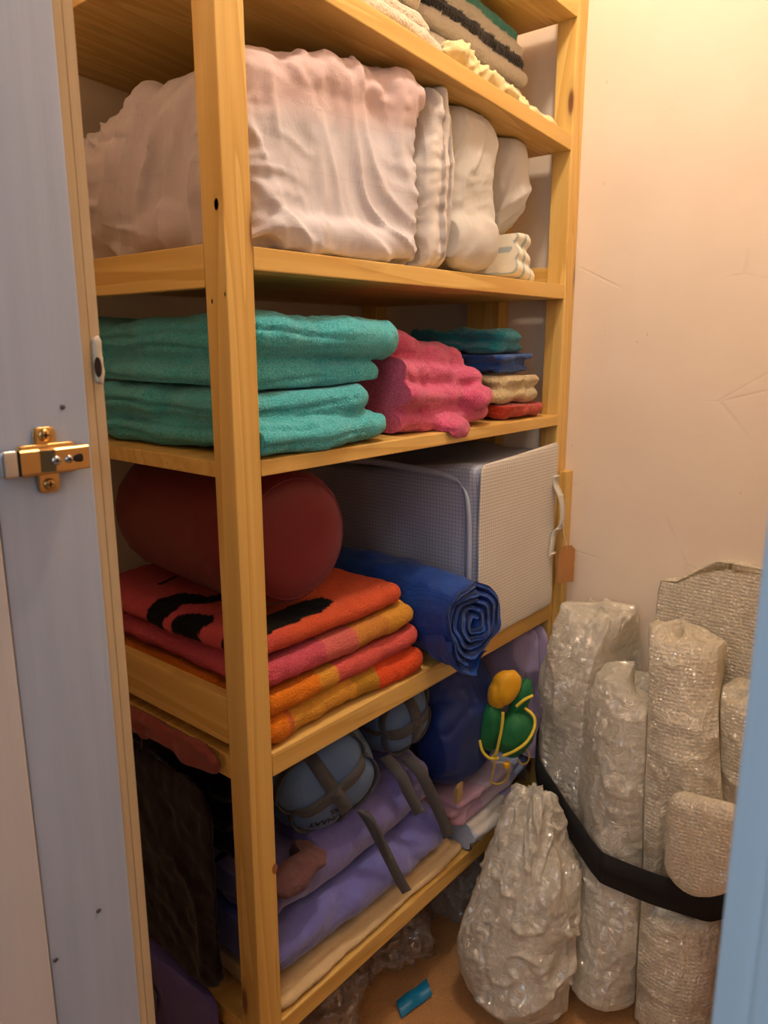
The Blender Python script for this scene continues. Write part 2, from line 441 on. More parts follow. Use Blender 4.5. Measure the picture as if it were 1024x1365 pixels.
# cabinet hinge on the jamb
M_NICK = plain('brassy_nickel', (214, 172, 112), .28, 1.0)
M_STEEL = plain('bright_steel', (212, 214, 220), .25, 1.0)
hg = empty('cabinet_hinge', (.262, .55, 1.095), 'brassy concealed cabinet hinge screwed to the grey painted door jamb', 'hinge')
vs, fs = [], []
pl = [rbox((.2635, .5483, 1.1165), (.0085, .0014, .0245), (.004, .001, .005), 8), rbox((.2640, .5480, 1.1172), (.0215, .0018, .0115), (.002, .001, .002), 8)]
child('mounting_plate', pl, M_NICK, hg)
# arm: channel, stepped from the plate down to the knuckle
prof = [(.2905, .0), (.2905, .0115), (.2730, .0125), (.2640, .0120), (.2540, .0085), (.2400, .0078), (.2400, .0)]
V = []
for zz in (1.1085, 1.1096, 1.1252, 1.1263):
    ins = .0 if zz in (1.1096, 1.1252) else .0012
    for x, h in prof: V.append((x, .5462-max(0, h-ins), zz+(.003*(x-.265)/.025 if False else 0)))
m_ = len(prof); F = [[k*m_+i, k*m_+(i+1) % m_, (k+1)*m_+(i+1) % m_, (k+1)*m_+i] for k in range(3) for i in range(m_)]+[list(range(m_))[::-1], [3*m_+i for i in range(m_)]]
child('hinge_arm', [(np.array(V), F)], M_NICK, hg, False)
child('hinge_knuckle', [rbox((.2325, .5415, 1.1174), (.0058, .0046, .0098), .0014, 6)], M_STEEL, hg, label='bright steel knuckle at the end of the hinge arm')
child('arm_gap', [box(.2388, .2398, .5370, .5460, 1.1082, 1.1266)], M_DARK, hg, False)
child('slot', [rbox((.2790, .5345, 1.1174), (.0062, .0006, .0032), (.002, .0004, .0028), 6)], M_DARK, hg)
for (x, y, z, r) in ((.2635, .5468, 1.1350, .0046), (.2635, .5468, 1.0985, .0046), (.2640, .5338, 1.1174, .0034), (.2735, .5338, 1.1174, .0030)):
    s = child('screw', [disc((x, y, z), r, 'y', .0010, 18, dome=.0006)], M_NICK if r > .004 else M_STEEL, hg)
    child('screw_slot', [box(x-r*.5, x+r*.5, y-.0020, y-.0012, z-.0005, z+.0005), box(x-.0005, x+.0005, y-.0020, y-.0012, z-r*.5, z+r*.5)], M_DARK, s, False)

# ------------------------------------------------------------------ shelving unit
XN, XW, YF, YB = .5607, 1.4142, .700, 1.218
PW = .0402
def s1(x): return 1.620-.0787*(x-.79)
S2, S3, S4, S5 = 1.310, 1.0616, .6667, .2382
su = empty('shelving_unit', (.99, .96, 0), 'tall open pine shelving unit with square posts against the right wall', 'shelves')
def wobble(shape, seed, a=.0012):
    v, f = shape; v = v.copy(); v[:, :2] += a*np.stack([vn(v*5, seed), vn(v*5, seed+1)], 1); return v, f
for (x0, x1, y0, y1) in ((XN, XN+PW, YF, YF+.0395), (XW-PW, XW, YF, YF+.0395), (XN, XN+PW, YB-.04, YB), (XW-PW, XW, YB-.04, YB)):
    child('post', [box(x0, x1, y0, y1, 0, 2.2, .0022)], M_PZ, su, False)
child('middle_post', [box(XW-.036, XW, .8465, .927, 0, 2.2, .002)], M_PZ, su, False)
def shelf(zf, t, rail=False):
    parts = [box(XN+PW+.0006, XW-PW-.0006, YF+.0004, YF+.0402, -t, 0, .0016), box(XN+(.0177 if rail else .001), XW-.0368, YF+.0400, YB-.0405, -t, 0, .0016)]
    v, f = cat_shapes(parts)
    v[:, 2] += np.array([zf(x) for x in v[:, 0]]) if callable(zf) else zf
    child('shelf_board', [(v, f)], M_PX, su, False)
shelf(lambda x: 1.805-.03*(x-1), .026)
shelf(s1, .026); shelf(S2, .0262, True); shelf(S3, .020); shelf(S4, .034); shelf(S5, .032)
child('end_rail', [box(XN, XN+.0172, YF+.0400, YB-.0405, 1.264, 1.3117, .0015)], M_PY, su, False)
child('end_rail', [box(XN, XN+.0172, YF+.0400, YB-.0405, .684, .750, .0015)], M_PY, su, False)
child('end_rail', [box(XW-PW+.006, XW-.012, YF+.041, .845, 1.3102, 1.345, .0015)], M_PY, su, False)
child('batten', [box(1.386, XW, .682, .6994, .44, .948, .0015)], M_PZ, su, False)
child('batten', [box(XW-PW-.02, XW-PW-.0008, YF+.002, YF+.038, S5-.09, S5-.033, .0015)], M_PY, su, False)
# ---- knots on the near post
M_KNOT = plain('dark_knot', (158, 102, 62), .6)
for q, ax_, r in [((0.561, 0.712, 1.351), 'x', 0.0048), ((0.561, 0.728, 1.248), 'x', 0.002), ((0.598, 0.7, 0.494), 'y', 0.006), ((0.561, 0.704, 1.255), 'x', 0.0018)]:
    child('knot', [disc(q, r, ax_, .0003, 16, .8, 1.35)], M_KNOT, su, False)
# ------------------------------------------------------------------ shelf 3: bath towels
def rim(v, lo, hi, w):   # 0 inside, 1 on the rim
    return np.clip(1-np.minimum(v-lo, hi-v)/w, 0, 1)
def fuzz(amp=.0016, s=70, seed=0, wav=.004, ws=14):
    return lambda p, n: amp*fbm(p, s, seed, 2)+wav*fbm(p, ws, seed+4, 2)
M_TURQ = terry('turquoise_terry', (98, 214, 222), (50, 164, 176))
def stack(x0, x1, y0, y1, z, layers, seed, dx=.012, dy=.008, amp=.006, sag=.003, tilt=(0, 0), rot=0.0):
    """layers = list of (thickness, x-shift at right end, y-shift at front)"""
    out = []; rnd = random.Random(seed)
    for i, (t, ex, ey) in enumerate(layers):
        out.append(slab(x0+rnd.uniform(-dx, dx)*.5, x1+ex, y0+ey, y1+rnd.uniform(-dy, dy), z, z+t, seed*7+i, amp, rot, sag, tilt))
        z += t*.97
    return out
def groove(zs, x_from, x_to, depth=.007, w=.0025, seed=0):
    """creases between the thin plies at the left end"""
    def f(p):
        k = np.clip((x_to-p[:, 0])/(x_to-x_from), 0, 1); d = 0
        for i, z in enumerate(zs):
            zz = z+.008*fbm(p*np.array([1, 1, 0]), 5, seed+i, 2)
            d = d-depth*k*np.exp(-((p[:, 2]-zz)/w)**2)
        return d
    return f
def post_x(p): return np.where(p[:, 1] < .743, .6032, .566)
def turq(name, z0, layers, lab, seed, gz, zmin, zmax, y0, x1):
    sh = stack(.588, x1, y0, 1.10, z0, layers, seed, .012, .02, .008, .004)
    g = groove(gz, .60, .84, .009, .0028, seed); fz = fuzz(.0018, 60, seed, .004)
    o = blob(name, sh, M_TURQ, None, .0042, 4, lambda p, n: g(p)*(1-np.abs(n[:, 2])*.7)+fz(p, n), {'zmin': zmin, 'zmax': zmax, 'xmin': post_x})
    tag(o, lab, 'towel', 'bath towels on the middle shelf'); return o
def zt(p): return 1.1440+.006*vn(p*np.array([7, 7, 0]), 3)
turq('bath_towel', 1.062, [(.044, .012, -.008), (.044, -.012, .004)], 'turquoise bath towel folded at the bottom of its pile, on the shelf', 2, (1.078, 1.100, 1.122), S3+.0012, lambda p: zt(p)-.0012, .703, .842)
turq('bath_towel', 1.142, [(.040, .012, .008), (.056, .048, -.004)], 'turquoise bath towel lying folded on top of the matching one', 5, (1.158, 1.190, 1.214), lambda p: zt(p)+.0012, 1.262, .712, .845)

M_PINK = terry('pink_terry', (240, 110, 152), (206, 70, 114))
def pink_disp(p, n):
    c = crease(p, 16, 8, (1.0, 1, 1.6), .8, 3.0)
    return -.003*c-.003*folds(p, 61, 5, 34, 7)+.0018*fbm(p, 60, 2, 2)+.006*fbm(p, 13, 6, 2)
sh = [slab(.872, 1.160, .712, 1.02, 1.063, 1.102, 31, .010, 0, .004), slab(.868, 1.150, .706, 1.0, 1.099, 1.138, 33, .010, .02, .005, (-.03, 0)),
      slab(.875, 1.135, .714, .99, 1.133, 1.174, 35, .010, -.03, .005, (-.09, 0)), slab(.880, 1.105, .728, .99, 1.164, 1.212, 37, .010, -.03, .005, (-.17, 0)),
      rbox((1.018, .708, 1.066), (.036, .024, .020), (.03, .022, .018), 10, .3), rbox((1.105, .722, 1.112), (.05, .026, .020), (.04, .024, .018), 10, .25)]
o = blob('bath_towel', sh, M_PINK, None, .0042, 3, pink_disp, {'zmin': lambda p: np.where(p[:, 1] > .6945, S3+.0012, S3-.02), 'xmin': .899-0.0})
tag(o, 'pink bath towel loosely folded beside the turquoise pile', 'towel', 'bath towels on the middle shelf')

def hand(name, c, x0, x1, y0, z0, z1, zmin, zmax, lab, seed, lay, tilt=(0, 0), extra=()):
    M = terry(name, c)
    n = len(lay); t = (z1-z0)/n; L = [(t*1.05, ex, ey) for ex, ey in lay]
    o = blob('hand_towel', stack(x0, x1, y0, .93, z0, L, seed, .006, .01, .008, .004, tilt)+list(extra), M, None, .0036, 3, lambda p, n: fuzz(.0014, 70, seed, .004, 18)(p, n)-.005*crease(p, 18, seed, (1, 1, 1.5)), {'zmin': zmin, 'zmax': zmax, 'xmin': 1.170})
    tag(o, lab, 'towel', 'small towels piled at the right of the middle shelf')
def ip(z, seed): return lambda p: z+.004*vn(p*np.array([9, 9, 0]), seed)
def up(f, d): return lambda p: f(p)+d
i1, i2, i3 = ip(1.090, 1), ip(1.144, 2), ip(1.183, 3)
hand('red_terry', (226, 62, 36), 1.185, 1.352, .713, 1.062, 1.10, S3+.0012, up(i1, -.001), 'red hand towel at the bottom of the small mixed pile', 41, [(-.003, .0)])
hand('cream_terry', (240, 214, 160), 1.182, 1.340, .712, 1.088, 1.148, up(i1, .001), up(i2, -.001), 'cream hand towel between the red and the blue ones', 43, [(-.016, -.002), (0, .0)])
hand('blue_terry', (40, 96, 184), 1.186, 1.318, .716, 1.142, 1.188, up(i2, .001), up(i3, -.001), 'dark blue hand towel between the cream and the teal ones', 45, [(-.012, .004), (-.002, -.004)])
hand('teal_terry', (30, 150, 164), 1.176, 1.292, .722, 1.182, 1.226, up(i3, .001), 1.24, 'teal hand towel on top of the small mixed pile', 47, [(.0, .0), (-.022, -.002)], (-.04, 0))

# ------------------------------------------------------------------ shelf 2: bedding
def cotton_mat(name, a, grid=0.0, gcol=(170, 160, 170), attr=False):
    m = NT(name); n = m.noise(24, 5, .62, None, .8); w = m.noise(700, 1)
    base = m.attr() if attr else m.mix(m.noise(8, 4, .6), lin(tuple(int(x*.9) for x in a)), lin(a))
    if grid:
        s = m.sep(); g = None
        for k in (0, 2):
            fr = m.math('FRACT', m.math('DIVIDE', m.math('ADD', s[k], 2.0), grid))
            ln = m.math('LESS_THAN', fr, .03); g = ln if g is None else m.math('MAXIMUM', g, ln)
        base = m.mix(m.math('MULTIPLY', g, .16), base, lin(gcol))
    m.set(Base_Color=base, Roughness=.85, Sheen_Weight=.2); m.b.inputs['Specular IOR Level'].default_value = .2
    m.bump(m.math('ADD', n, m.math('MULTIPLY', w, .2)), .4, .005); return m.m
M_BAG = cotton_mat('white_cotton_with_faint_checks', (0, 0, 0), .075, (178, 164, 168), True)
def under1(p): return s1(p[:, 0])-.0285
# body: a big rounded bag whose top slopes down to the back left
v, f = rbox((.779, .925, 1.435), (.172, .205, .128), (.030, .045, .05), 26)
v[:, 2] += np.where(v[:, 2] > 1.42, 1, 0)*(.125*(v[:, 0]-.79)-.20*np.clip(v[:, 1]-.80, 0, 1)+.0)*np.clip((v[:, 2]-1.42)/.1, 0, 1)
bag = [(v, f)]
v, f = rbox((.81, .741, 1.532), (.140, .026, .032), (.05, .024, .03), 16, 0, (.10, 0)); v[:, 2] += .005*vn(v*22, 3); bag.append((v, f))
v, f = rbox((.79, .728, 1.338), (.15, .022, .026), (.05, .021, .024), 12, 0, (.01, 0)); bag.append((v, f))
bag.append(rbox((.641, 1.00, 1.40), (.05, .12, .07), (.04, .06, .05), 12))
bag.append(rbox((.634, .92, 1.35), (.04, .1, .035), (.03, .06, .03), 12))
def bag_disp(p, n):
    r = np.exp(-((p[:, 0]-.945)/.016)**2)*np.sin(p[:, 2]*330+3*vn(p*30, 2))*.0022
    top = np.clip((p[:, 2]-1.5)/.05, 0, 1)
    edge = np.clip((p[:, 0]-.86)/.08, 0, 1)
    return .0085*folds(p, 21, 6, 17, 3)+.0040*folds(p, 25, 6, 40, 6)+.0055*fbm(p, 6, 3, 2)+r+.003*top*fbm(p, 60, 8, 2)+.004*edge*folds(p, 31, 3, 50, 8)+np.clip((.68-p[:, 0])/.05, 0, 1)*(.014*folds(p, 41, 6, 15, 3, (1, 2))+.006*folds(p, 43, 6, 36, 6, (1, 2)))
def bag_col(p, n):
    t = np.clip((p[:, 2]-1.470-.12*(p[:, 0]-.8)+.006*vn(p*25, 9))/.035, 0, 1)*np.clip((.80-p[:, 1])/.04, 0, 1)
    lft = np.clip((.66-p[:, 0])/.08, 0, 1)
    a, b, c = (np.array(lin(q)) for q in ((206, 200, 206), (214, 188, 186), (198, 182, 182)))
    r = a[None]*(1-t[:, None])+b[None]*t[:, None]
    return r*(1-lft[:, None])+c[None]*lft[:, None]
o = blob('bedding_bag', bag, M_BAG, None, .0042, 4, bag_disp, {'zmin': S2+.0012, 'zmax': lambda p: under1(p)-.001, 'xmax': lambda p: .957+.006*vn(p*np.array([0, 8, 12]), 4), 'xmin': lambda p: np.where(p[:, 1] < .743, .604, .582)}, bag_col)
tag(o, 'large stuffed white cotton bedding bag with a pinkish hem, left on its shelf', 'bag')
# crumpled sheet far left behind the bag
sh = [rbox((.655, 1.165, 1.40), (.05, .030, .06), (.03, .025, .04), 10), rbox((.63, 1.16, 1.35), (.045, .035, .036), (.03, .03, .03), 10)]
o = blob('crumpled_sheet', sh, cotton_mat('greyish_white_cotton', (206, 196, 196)), None, .005, 2, lambda p, n: .012*(crease(p, 16, 51, (1, 1, .6))-.3), {'zmin': S2+.0012, 'ymin': 1.139, 'ymax': 1.172, 'xmin': .585})
tag(o, 'crumpled greyish white sheet pushed behind the bedding bag at the left', 'sheet')
o_bag = bpy.data.objects['bedding_bag']
me = o_bag.data; co = np.empty(len(me.vertices)*3); me.vertices.foreach_get('co', co); co = co.reshape(-1, 3)
co[:, 1] = np.minimum(co[:, 1], 1.136-o_bag.location.y); me.vertices.foreach_set('co', co.ravel()); me.update()

# grey-striped folded cover standing beside the bag: several plies on edge
def stripes(a, b, axis, per, duty, seed, tint=None):
    A, B = np.array(lin(a)), np.array(lin(b))
    def f(p, n):
        q = p[:, axis]+.004*vn(p*18, seed); s = (np.mod(q/per, 1) < duty)*1.0
        return A[None]*(1-s[:, None])+B[None]*s[:, None]
    return f
M_ATTRC = cotton_mat('printed_cotton', (0, 0, 0), attr=True)
sh = []
for i, (xa, ya, zt_) in enumerate(((.967, .716, 1.552), (.983, .712, 1.572), (1.000, .720, 1.588), (1.018, .726, 1.575))):
    v, f = rbox((xa, (ya+1.08)/2, (1.312+zt_)/2), (.0105, (1.08-ya)/2, (zt_-1.312)/2), (.0095, .03, .03), 18)
    v[:, 0] += .006*vn(v*np.array([0, 6, 9])+i, 60)+.012*np.sin((v[:, 2]-1.31)*11)*np.clip((.8-v[:, 1])/.08, 0, 1)
    sh.append((v, f))
pl1 = lambda p: .963+.006*vn(p*np.array([0, 8, 12]), 4)
pl2 = lambda p: 1.038+.014*np.sin((p[:, 2]-1.31)*12)+.004*vn(p*np.array([0, 8, 12]), 9)
o = blob('folded_duvet_cover', sh, M_ATTRC, None, .0036, 2, lambda p, n: .004*folds(p, 71, 6, 45, 7, (1, 2))+.004*folds(p, 73, 4, 40, 6)+.0012*np.sin(p[:, 2]*260)*np.exp(-((p[:, 0]-.99)/.012)**2),
         {'zmin': S2+.0012, 'zmax': lambda p: under1(p)-.001, 'xmin': pl1, 'xmax': lambda p: pl2(p)-.0015}, stripes((214, 204, 196), (168, 160, 160), 0, .034, .3, 3))
tag(o, 'white and grey folded duvet cover standing on edge, right of the bedding bag', 'bedding')
# pillows
M_PIL = cotton_mat('white_pillow_cotton', (208, 202, 194))
v, f = rbox((1.118, .93, 1.452), (.088, .205, .139), (.07, .08, .06), 24)
sh = [(v, f), rbox((1.105, .742, 1.365), (.07, .034, .05), (.06, .032, .045), 12, 0, (.05, 0))]
def pil(seed, a=.010, b=.004, st=(1, 1, .7)):
    return lambda p, n: a*.75*folds(p, seed, 6, 22, 5)+b*folds(p, seed+3, 6, 50, 9)+.005*fbm(p, 8, seed, 2)
o = blob('pillow', sh, M_PIL, None, .0042, 4, pil(81), {'zmin': S2+.0012, 'zmax': lambda p: under1(p)-.001, 'xmin': lambda p: pl2(p)+.0015, 'xmax': lambda p: 1.212-.02*np.clip((1.40-p[:, 2])/.08, 0, 1)})
tag(o, 'white pillow squeezed upright between the duvet cover and the rightmost pillow', 'pillow', 'white pillows on the bedding shelf')
v, f = rbox((1.272, .93, 1.488), (.056, .19, .102), (.052, .10, .075), 20, 0, (0, 0)); v[:, 2] += .012*np.sin(v[:, 1]*9)
sh = [(v, f), rbox((1.258, 1.02, 1.40), (.04, .10, .08), (.03, .05, .05), 12)]
o = blob('pillow', sh, M_PIL, None, .0042, 4, pil(91, .010, .004), {'zmin': lambda p: np.where(p[:, 1] < .90, 1.392, S2+.0012), 'zmax': lambda p: under1(p)-.001, 'xmin': 1.2145, 'xmax': 1.338})
tag(o, 'plump white pillow rightmost on the bedding shelf, above a small folded cloth', 'pillow', 'white pillows on the bedding shelf')
sh = [slab(1.196, 1.292-.012*i, .712, .885, 1.312+.027*i, 1.312+.027*(i+1)+.004, 95+i, .006, 0, .003, (-.25, 0)) for i in range(3)]
o = blob('folded_pillowcase', sh, M_ATTRC, None, .0036, 3, lambda p, n: .004*folds(p, 96, 5, 60, 10), {'zmin': S2+.0012, 'zmax': 1.389, 'xmin': 1.2145, 'ymax': .893}, stripes((238, 230, 208), (176, 186, 186), 0, .022, .22, 6))
v_ = o.data
tag(o, 'small folded cream pillowcase with pale blue stripes under the rightmost pillow', 'pillowcase')

# ------------------------------------------------------------------ shelf 1: cream and striped linen
M_CREAM = terry('cream_white_terry', (236, 222, 198), (206, 186, 158), 300)
def on1(p): return s1(p[:, 0])+.0012
def sheet1(x0, x1, y0, y1, layers, seed, base=0.0):
    out = []; z = base
    for i, (t, ex, ey) in enumerate(layers):
        v, f = slab(x0, x1+ex, y0+ey, y1, z, z+t, seed+i, .005, 0, .002)
        v[:, 2] += s1(v[:, 0]); out.append((v, f)); z += t*.97
    return out
o = blob('bath_towel', sheet1(.62, .995, .716, 1.1, [(.030, .012, 0), (.026, -.004, .012)], 101), M_CREAM, None, .0045, 3, fuzz(.0016, 60, 3, .003), {'zmin': on1, 'zmax': lambda p: s1(p[:, 0])+.0555, 'xmax': 1.010})
tag(o, 'cream bath towel folded flat at the front of the top visible shelf', 'towel')
o = blob('bath_towel', sheet1(.60, .972, .730, 1.1, [(.030, 0, 0), (.028, -.03, .012)], 105, .058), M_CREAM, None, .0045, 3, fuzz(.0016, 60, 4, .003), {'zmin': lambda p: s1(p[:, 0])+.0575})
tag(o, 'cream bath towel lying on the other cream towel, high on the shelf', 'towel')
M_YEL = cloth('yellowish_muslin', (236, 218, 166), (214, 194, 140), bump=.5)
v, f = slab(1.02, 1.355, .712, .768, 0, .030, 110, .006, 0, .006, (-.03, 0)); v[:, 2] += s1(v[:, 0])
v2, f2 = rbox((1.06, .738, .030), (.042, .024, .020), (.03, .026, .02), 10); v2[:, 2] += s1(v2[:, 0])
v3, f3 = rbox((1.30, .735, .014), (.06, .02, .010), (.03, .018, .01), 10); v3[:, 2] += s1(v3[:, 0])
o = blob('muslin_cloth', [(v, f), (v2, f2), (v3, f3)], M_YEL, None, .0036, 1, lambda p, n: .006*(crease(p, 30, 111, (.7, 1.4, 1), 1.0, 1.6)-.35)+.005*folds(p, 112, 6, 60, 12)+.003*fbm(p, 60, 4, 2), {'zmin': on1, 'xmin': 1.014, 'zmax': lambda p: s1(p[:, 0])+.052-.10*np.clip(p[:, 0]-1.08, 0, 1), 'xmax': 1.372, 'ymax': .7705})
tag(o, 'crumpled yellowish muslin cloth drooping along the high shelf edge', 'cloth')
# striped towels: a leaning pile behind the muslin
M_ATTRT = terry('dyed_terry', (0, 0, 0), (1, 1, 1), 300, attr=True)
def strip_pile(name, lab, z0, lays, cols, seed, zmin, zmax):
    sh = []; z = z0; zs = []
    for i, (t, x1) in enumerate(lays):
        v, f = slab(1.016, x1, .776, 1.16, z, z+t, seed+i, .003, 0, .002); v[:, 2] += s1(v[:, 0]); sh.append((v, f)); zs.append(z+t*.97); z += t*.97
    C = [np.array(lin(c)) for c in cols]
    def colf(p, n):
        h = p[:, 2]-s1(p[:, 0]); r = np.repeat(C[0][None], len(p), 0)
        for zz, c in zip(zs[:-1], C[1:]): r[h > zz] = c
        return r
    o = blob(name, sh, M_ATTRT, None, .004, 2, fuzz(.0012, 60, seed, .002), {'zmin': zmin, 'zmax': zmax, 'xmin': 1.014, 'ymin': .7725, 'xmax': 1.371}, colf)
    tag(o, lab, 'towel', 'striped towels high behind the muslin')
strip_pile('striped_towel', 'off-white and grey folded towel under the black and teal striped one', 0, [(.042, 1.350), (.042, 1.345)], [(212, 200, 180), (224, 210, 188)], 121, on1, lambda p: s1(p[:, 0])+.0805)
strip_pile('striped_towel', 'black, white and teal striped towel on top of its pile, high right', .082, [(.027, 1.352), (.021, 1.338), (.021, 1.334), (.020, 1.318)], [(226, 214, 194), (34, 30, 30), (222, 212, 192), (64, 150, 134)], 131, lambda p: s1(p[:, 0])+.0815, 1.768)
# ------------------------------------------------------------------ shelf 4
# striped beach towels: colour runs in bands along the shelf, layer by layer
def bands(rows):
    """rows: (z_top, [(x_end, rgb)...]) -> colour function"""
    R = [(z, [(x, np.array(lin(c))) for x, c in b]) for z, b in rows]
    def f(p, n):
        out = np.zeros((len(p), 3)); done = np.zeros(len(p), bool); xx = p[:, 0]+.006*vn(p*30, 5)
        for z, b in R:
            m = (p[:, 2] <= z) & ~done; c = np.repeat(b[-1][1][None], len(p), 0)
            for x, q in b[::-1]: c[xx <= x] = q
            k = np.clip((p[:, 1]-.80)/.05, 0, 1)[:, None]
            out[m] = c[m]; done |= m
        return out
    return f
def bz(p): return .7440+.004*vn(p*np.array([6, 6, 0]), 12)
def bz2(p): return .7860+.004*vn(p*np.array([6, 6, 0]), 14)
OR, YO, PK, RO, MG, DY = (250, 140, 36), (240, 170, 64), (238, 104, 96), (246, 92, 48), (226, 96, 116), (206, 150, 50)
M_BEACH = terry('striped_beach_terry', (0, 0, 0), (1, 1, 1), 330, 1.0, .04, attr=True)
sh = stack(.590, .956, .708, 1.15, .668, [(.040, .0, .0), (.040, -.006, .004)], 201, .0, .01, .006, .003)
col1 = bands([(.707, [(.640, OR), (.648, (232, 120, 70)), (.78, YO), (.83, DY), (1.2, RO)]), (9, [(.705, OR), (.735, YO), (1.2, PK)])])
o = blob('beach_towel', sh, M_BEACH, None, .004, 3, fuzz(.0016, 60, 61, .003), {'zmin': S4+.0012, 'zmax': lambda p: bz(p)-.001, 'xmin': lambda p: np.where(p[:, 1] < .743, .6032, .582), 'xmax': .9460}, col1)
tag(o, 'orange, yellow and coral striped beach towel at the bottom of its pile', 'towel', 'beach towels under the red sack')
sh = stack(.590, .944, .712, 1.15, .744, [(.044, .0, .0)], 205, .0, .01, .006, .003)
o = blob('beach_towel', sh, M_BEACH, None, .004, 3, fuzz(.0016, 60, 63, .003), {'zmin': lambda p: bz(p)+.001, 'zmax': lambda p: bz2(p)-.001, 'xmin': lambda p: np.where(p[:, 1] < .743, .6032, .582), 'xmax': .9460},
         bands([(9, [(.72, MG), (.79, (232, 118, 110)), (.86, (226, 150, 70)), (1.2, YO)])]))
tag(o, 'pink to yellow beach towel folded in the middle of its pile', 'towel', 'beach towels under the red sack')
def lineseg(p, pts, w):
    m = np.zeros(len(p), bool); q = p[:, :2]
    for a, b in zip(pts[:-1], pts[1:]):
        a = np.array(a); b = np.array(b); d = b[:2]-a[:2]; t = np.clip(((q-a[:2])@d)/(d@d), 0, 1)
        m |= np.linalg.norm(q-(a[:2]+t[:, None]*d), axis=1) < a[2]*(1-t)+b[2]*t
    return m
def topcol(p, n):
    xx = p[:, 0]; c = np.repeat(np.array(lin((230, 98, 60)))[None], len(p), 0)
    k = np.clip((.70-xx)/.10+(p[:, 1]-.80)/.35, 0, 1)[:, None]; c = c*(1-k)+np.array(lin((220, 92, 100)))*k
    q = p+.006*np.stack([vn(p*20, 3), vn(p*20, 4), 0*p[:, 0]], 1)
    bl = lineseg(q, [(.56, .752, .025), (.64, .757, .026), (.735, .763, .024), (.765, .766, .018)], 0) | lineseg(q, [(.60, .93, .026), (.635, .945, .024), (.66, .90, .014), (.72, .885, .016), (.78, .90, .016)], 0) | lineseg(q, [(.585, .86, .03), (.60, .845, .02)], 0) | lineseg(q, [(.66, 1.03, .004), (.70, 1.04, .003)], 0)
    c[bl] = np.array(lin((10, 8, 8))); return c
sh = stack(.586, .925, .722, 1.16, .786, [(.036, .0, .0)], 209, .0, .01, .005, .002)
o = blob('beach_towel', sh, M_BEACH, None, .004, 3, fuzz(.0014, 60, 65, .002), {'zmin': lambda p: bz2(p)+.001, 'zmax': .8225, 'xmin': lambda p: np.where(p[:, 1] < .743, .6032, .582), 'xmax': .9460}, topcol)
tag(o, 'orange and pink beach towel with bold black print topping its pile', 'towel', 'beach towels under the red sack')

# dark red stuff sack lying on the towels, round end to the front
def sack_surf(R, L, e1=.42, e2=.5, lob=0.0, wr=0.0, seed=0, sq=1.0, nlob=2):
    """axis +x (s -1..1), returns fn(u around 0..1, v along 0..1, off)"""
    def f(u, v, off=0.0):
        ph = (v-.5)*PI; th = u*2*PI
        a = L/2*np.sign(np.sin(ph))*np.abs(np.sin(ph))**e1
        r = R*np.abs(np.cos(ph))**e2
        if lob: r = r*(1+lob*(np.abs(np.sin(nlob*th))**.8-.6)*np.clip(np.cos(ph)*1.5, 0, 1))
        y, z = r*np.cos(th), r*np.sin(th)*sq
        P = np.stack([a, y, z], 1)
        if wr:
            P = P+np.stack([0*a, y, z], 1)*(wr*crease(P, 22, seed, (.5, 1, 1), .6, 2)+wr*.8*fbm(P, 14, seed, 2))[:, None]
        if off:
            nn = np.stack([np.sign(a)*np.abs(a/(L/2))**3/(L/2), y/R**2*1.0, z/R**2], 1); nn /= np.linalg.norm(nn, axis=1)[:, None]+1e-9
            P = P+nn*off
        return P
    return f
def place(P, origin, axis, roll=0.0):
    ax = Vector(axis).normalized(); up = Vector((0, 0, 1)); s = up.cross(ax).normalized(); t = ax.cross(s)
    M = np.array([ax[:], s[:], t[:]]); c, q = math.cos(roll), math.sin(roll)
    Q = P.copy(); Q[:, 1], Q[:, 2] = P[:, 1]*c-P[:, 2]*q, P[:, 1]*q+P[:, 2]*c
    return Q@M+np.array(origin)
M_RED = cloth('dark_red_nylon', (112, 8, 26), (94, 6, 20), .5, .22, 30, 1100, .1, spec=.4)
c0 = (.7165, .93, .9335); ax = (-.12, -1, .02)
rs = sack_surf(.106, .40, .30, .42, 0, .018, 7, .99)
rk = empty('stuff_sack', (.715, .94, .8235), 'dark red stuffed cylindrical sack lying on the beach towels', 'sack')
P, F = grid_surf(lambda u, v: rs(u, v), 96, 90)
P = place(P, c0, ax); P[:, 2] = np.clip(P[:, 2], .8240, 1.038); P[:, 0] = np.maximum(P[:, 0], np.where(P[:, 1] < .75, .6040, .582))
child('sack_body', [(P, F)], M_RED, rk)
def on_sack(fn, uv, off, origin, axis, roll=0.0): return place(fn(np.array([q[0] for q in uv]), np.array([q[1] for q in uv]), off), origin, axis, roll)
for vv in (.80, .20):
    q = on_sack(rs, [(i/48, vv) for i in range(48)], .0, c0, ax); q[:, 2] = np.clip(q[:, 2], .8262, 1.0372); q[:, 0] = np.maximum(q[:, 0], .6062)
    child('seam', [tube(q.tolist(), .0016, 6, True, 1)], M_RED, rk)
M_BLK = cloth('black_webbing', (30, 28, 30), (22, 20, 22), .8, .3, 300)
q = on_sack(rs, [(.12+i*.02, .27) for i in range(12)], .0022, c0, ax); q[:, 2] = np.minimum(q[:, 2], 1.0392)
child('compression_strap', [band(q.tolist(), (0, .016, 0), .0012, 2)], M_BLK, rk, label='black strap round the back of the sack')

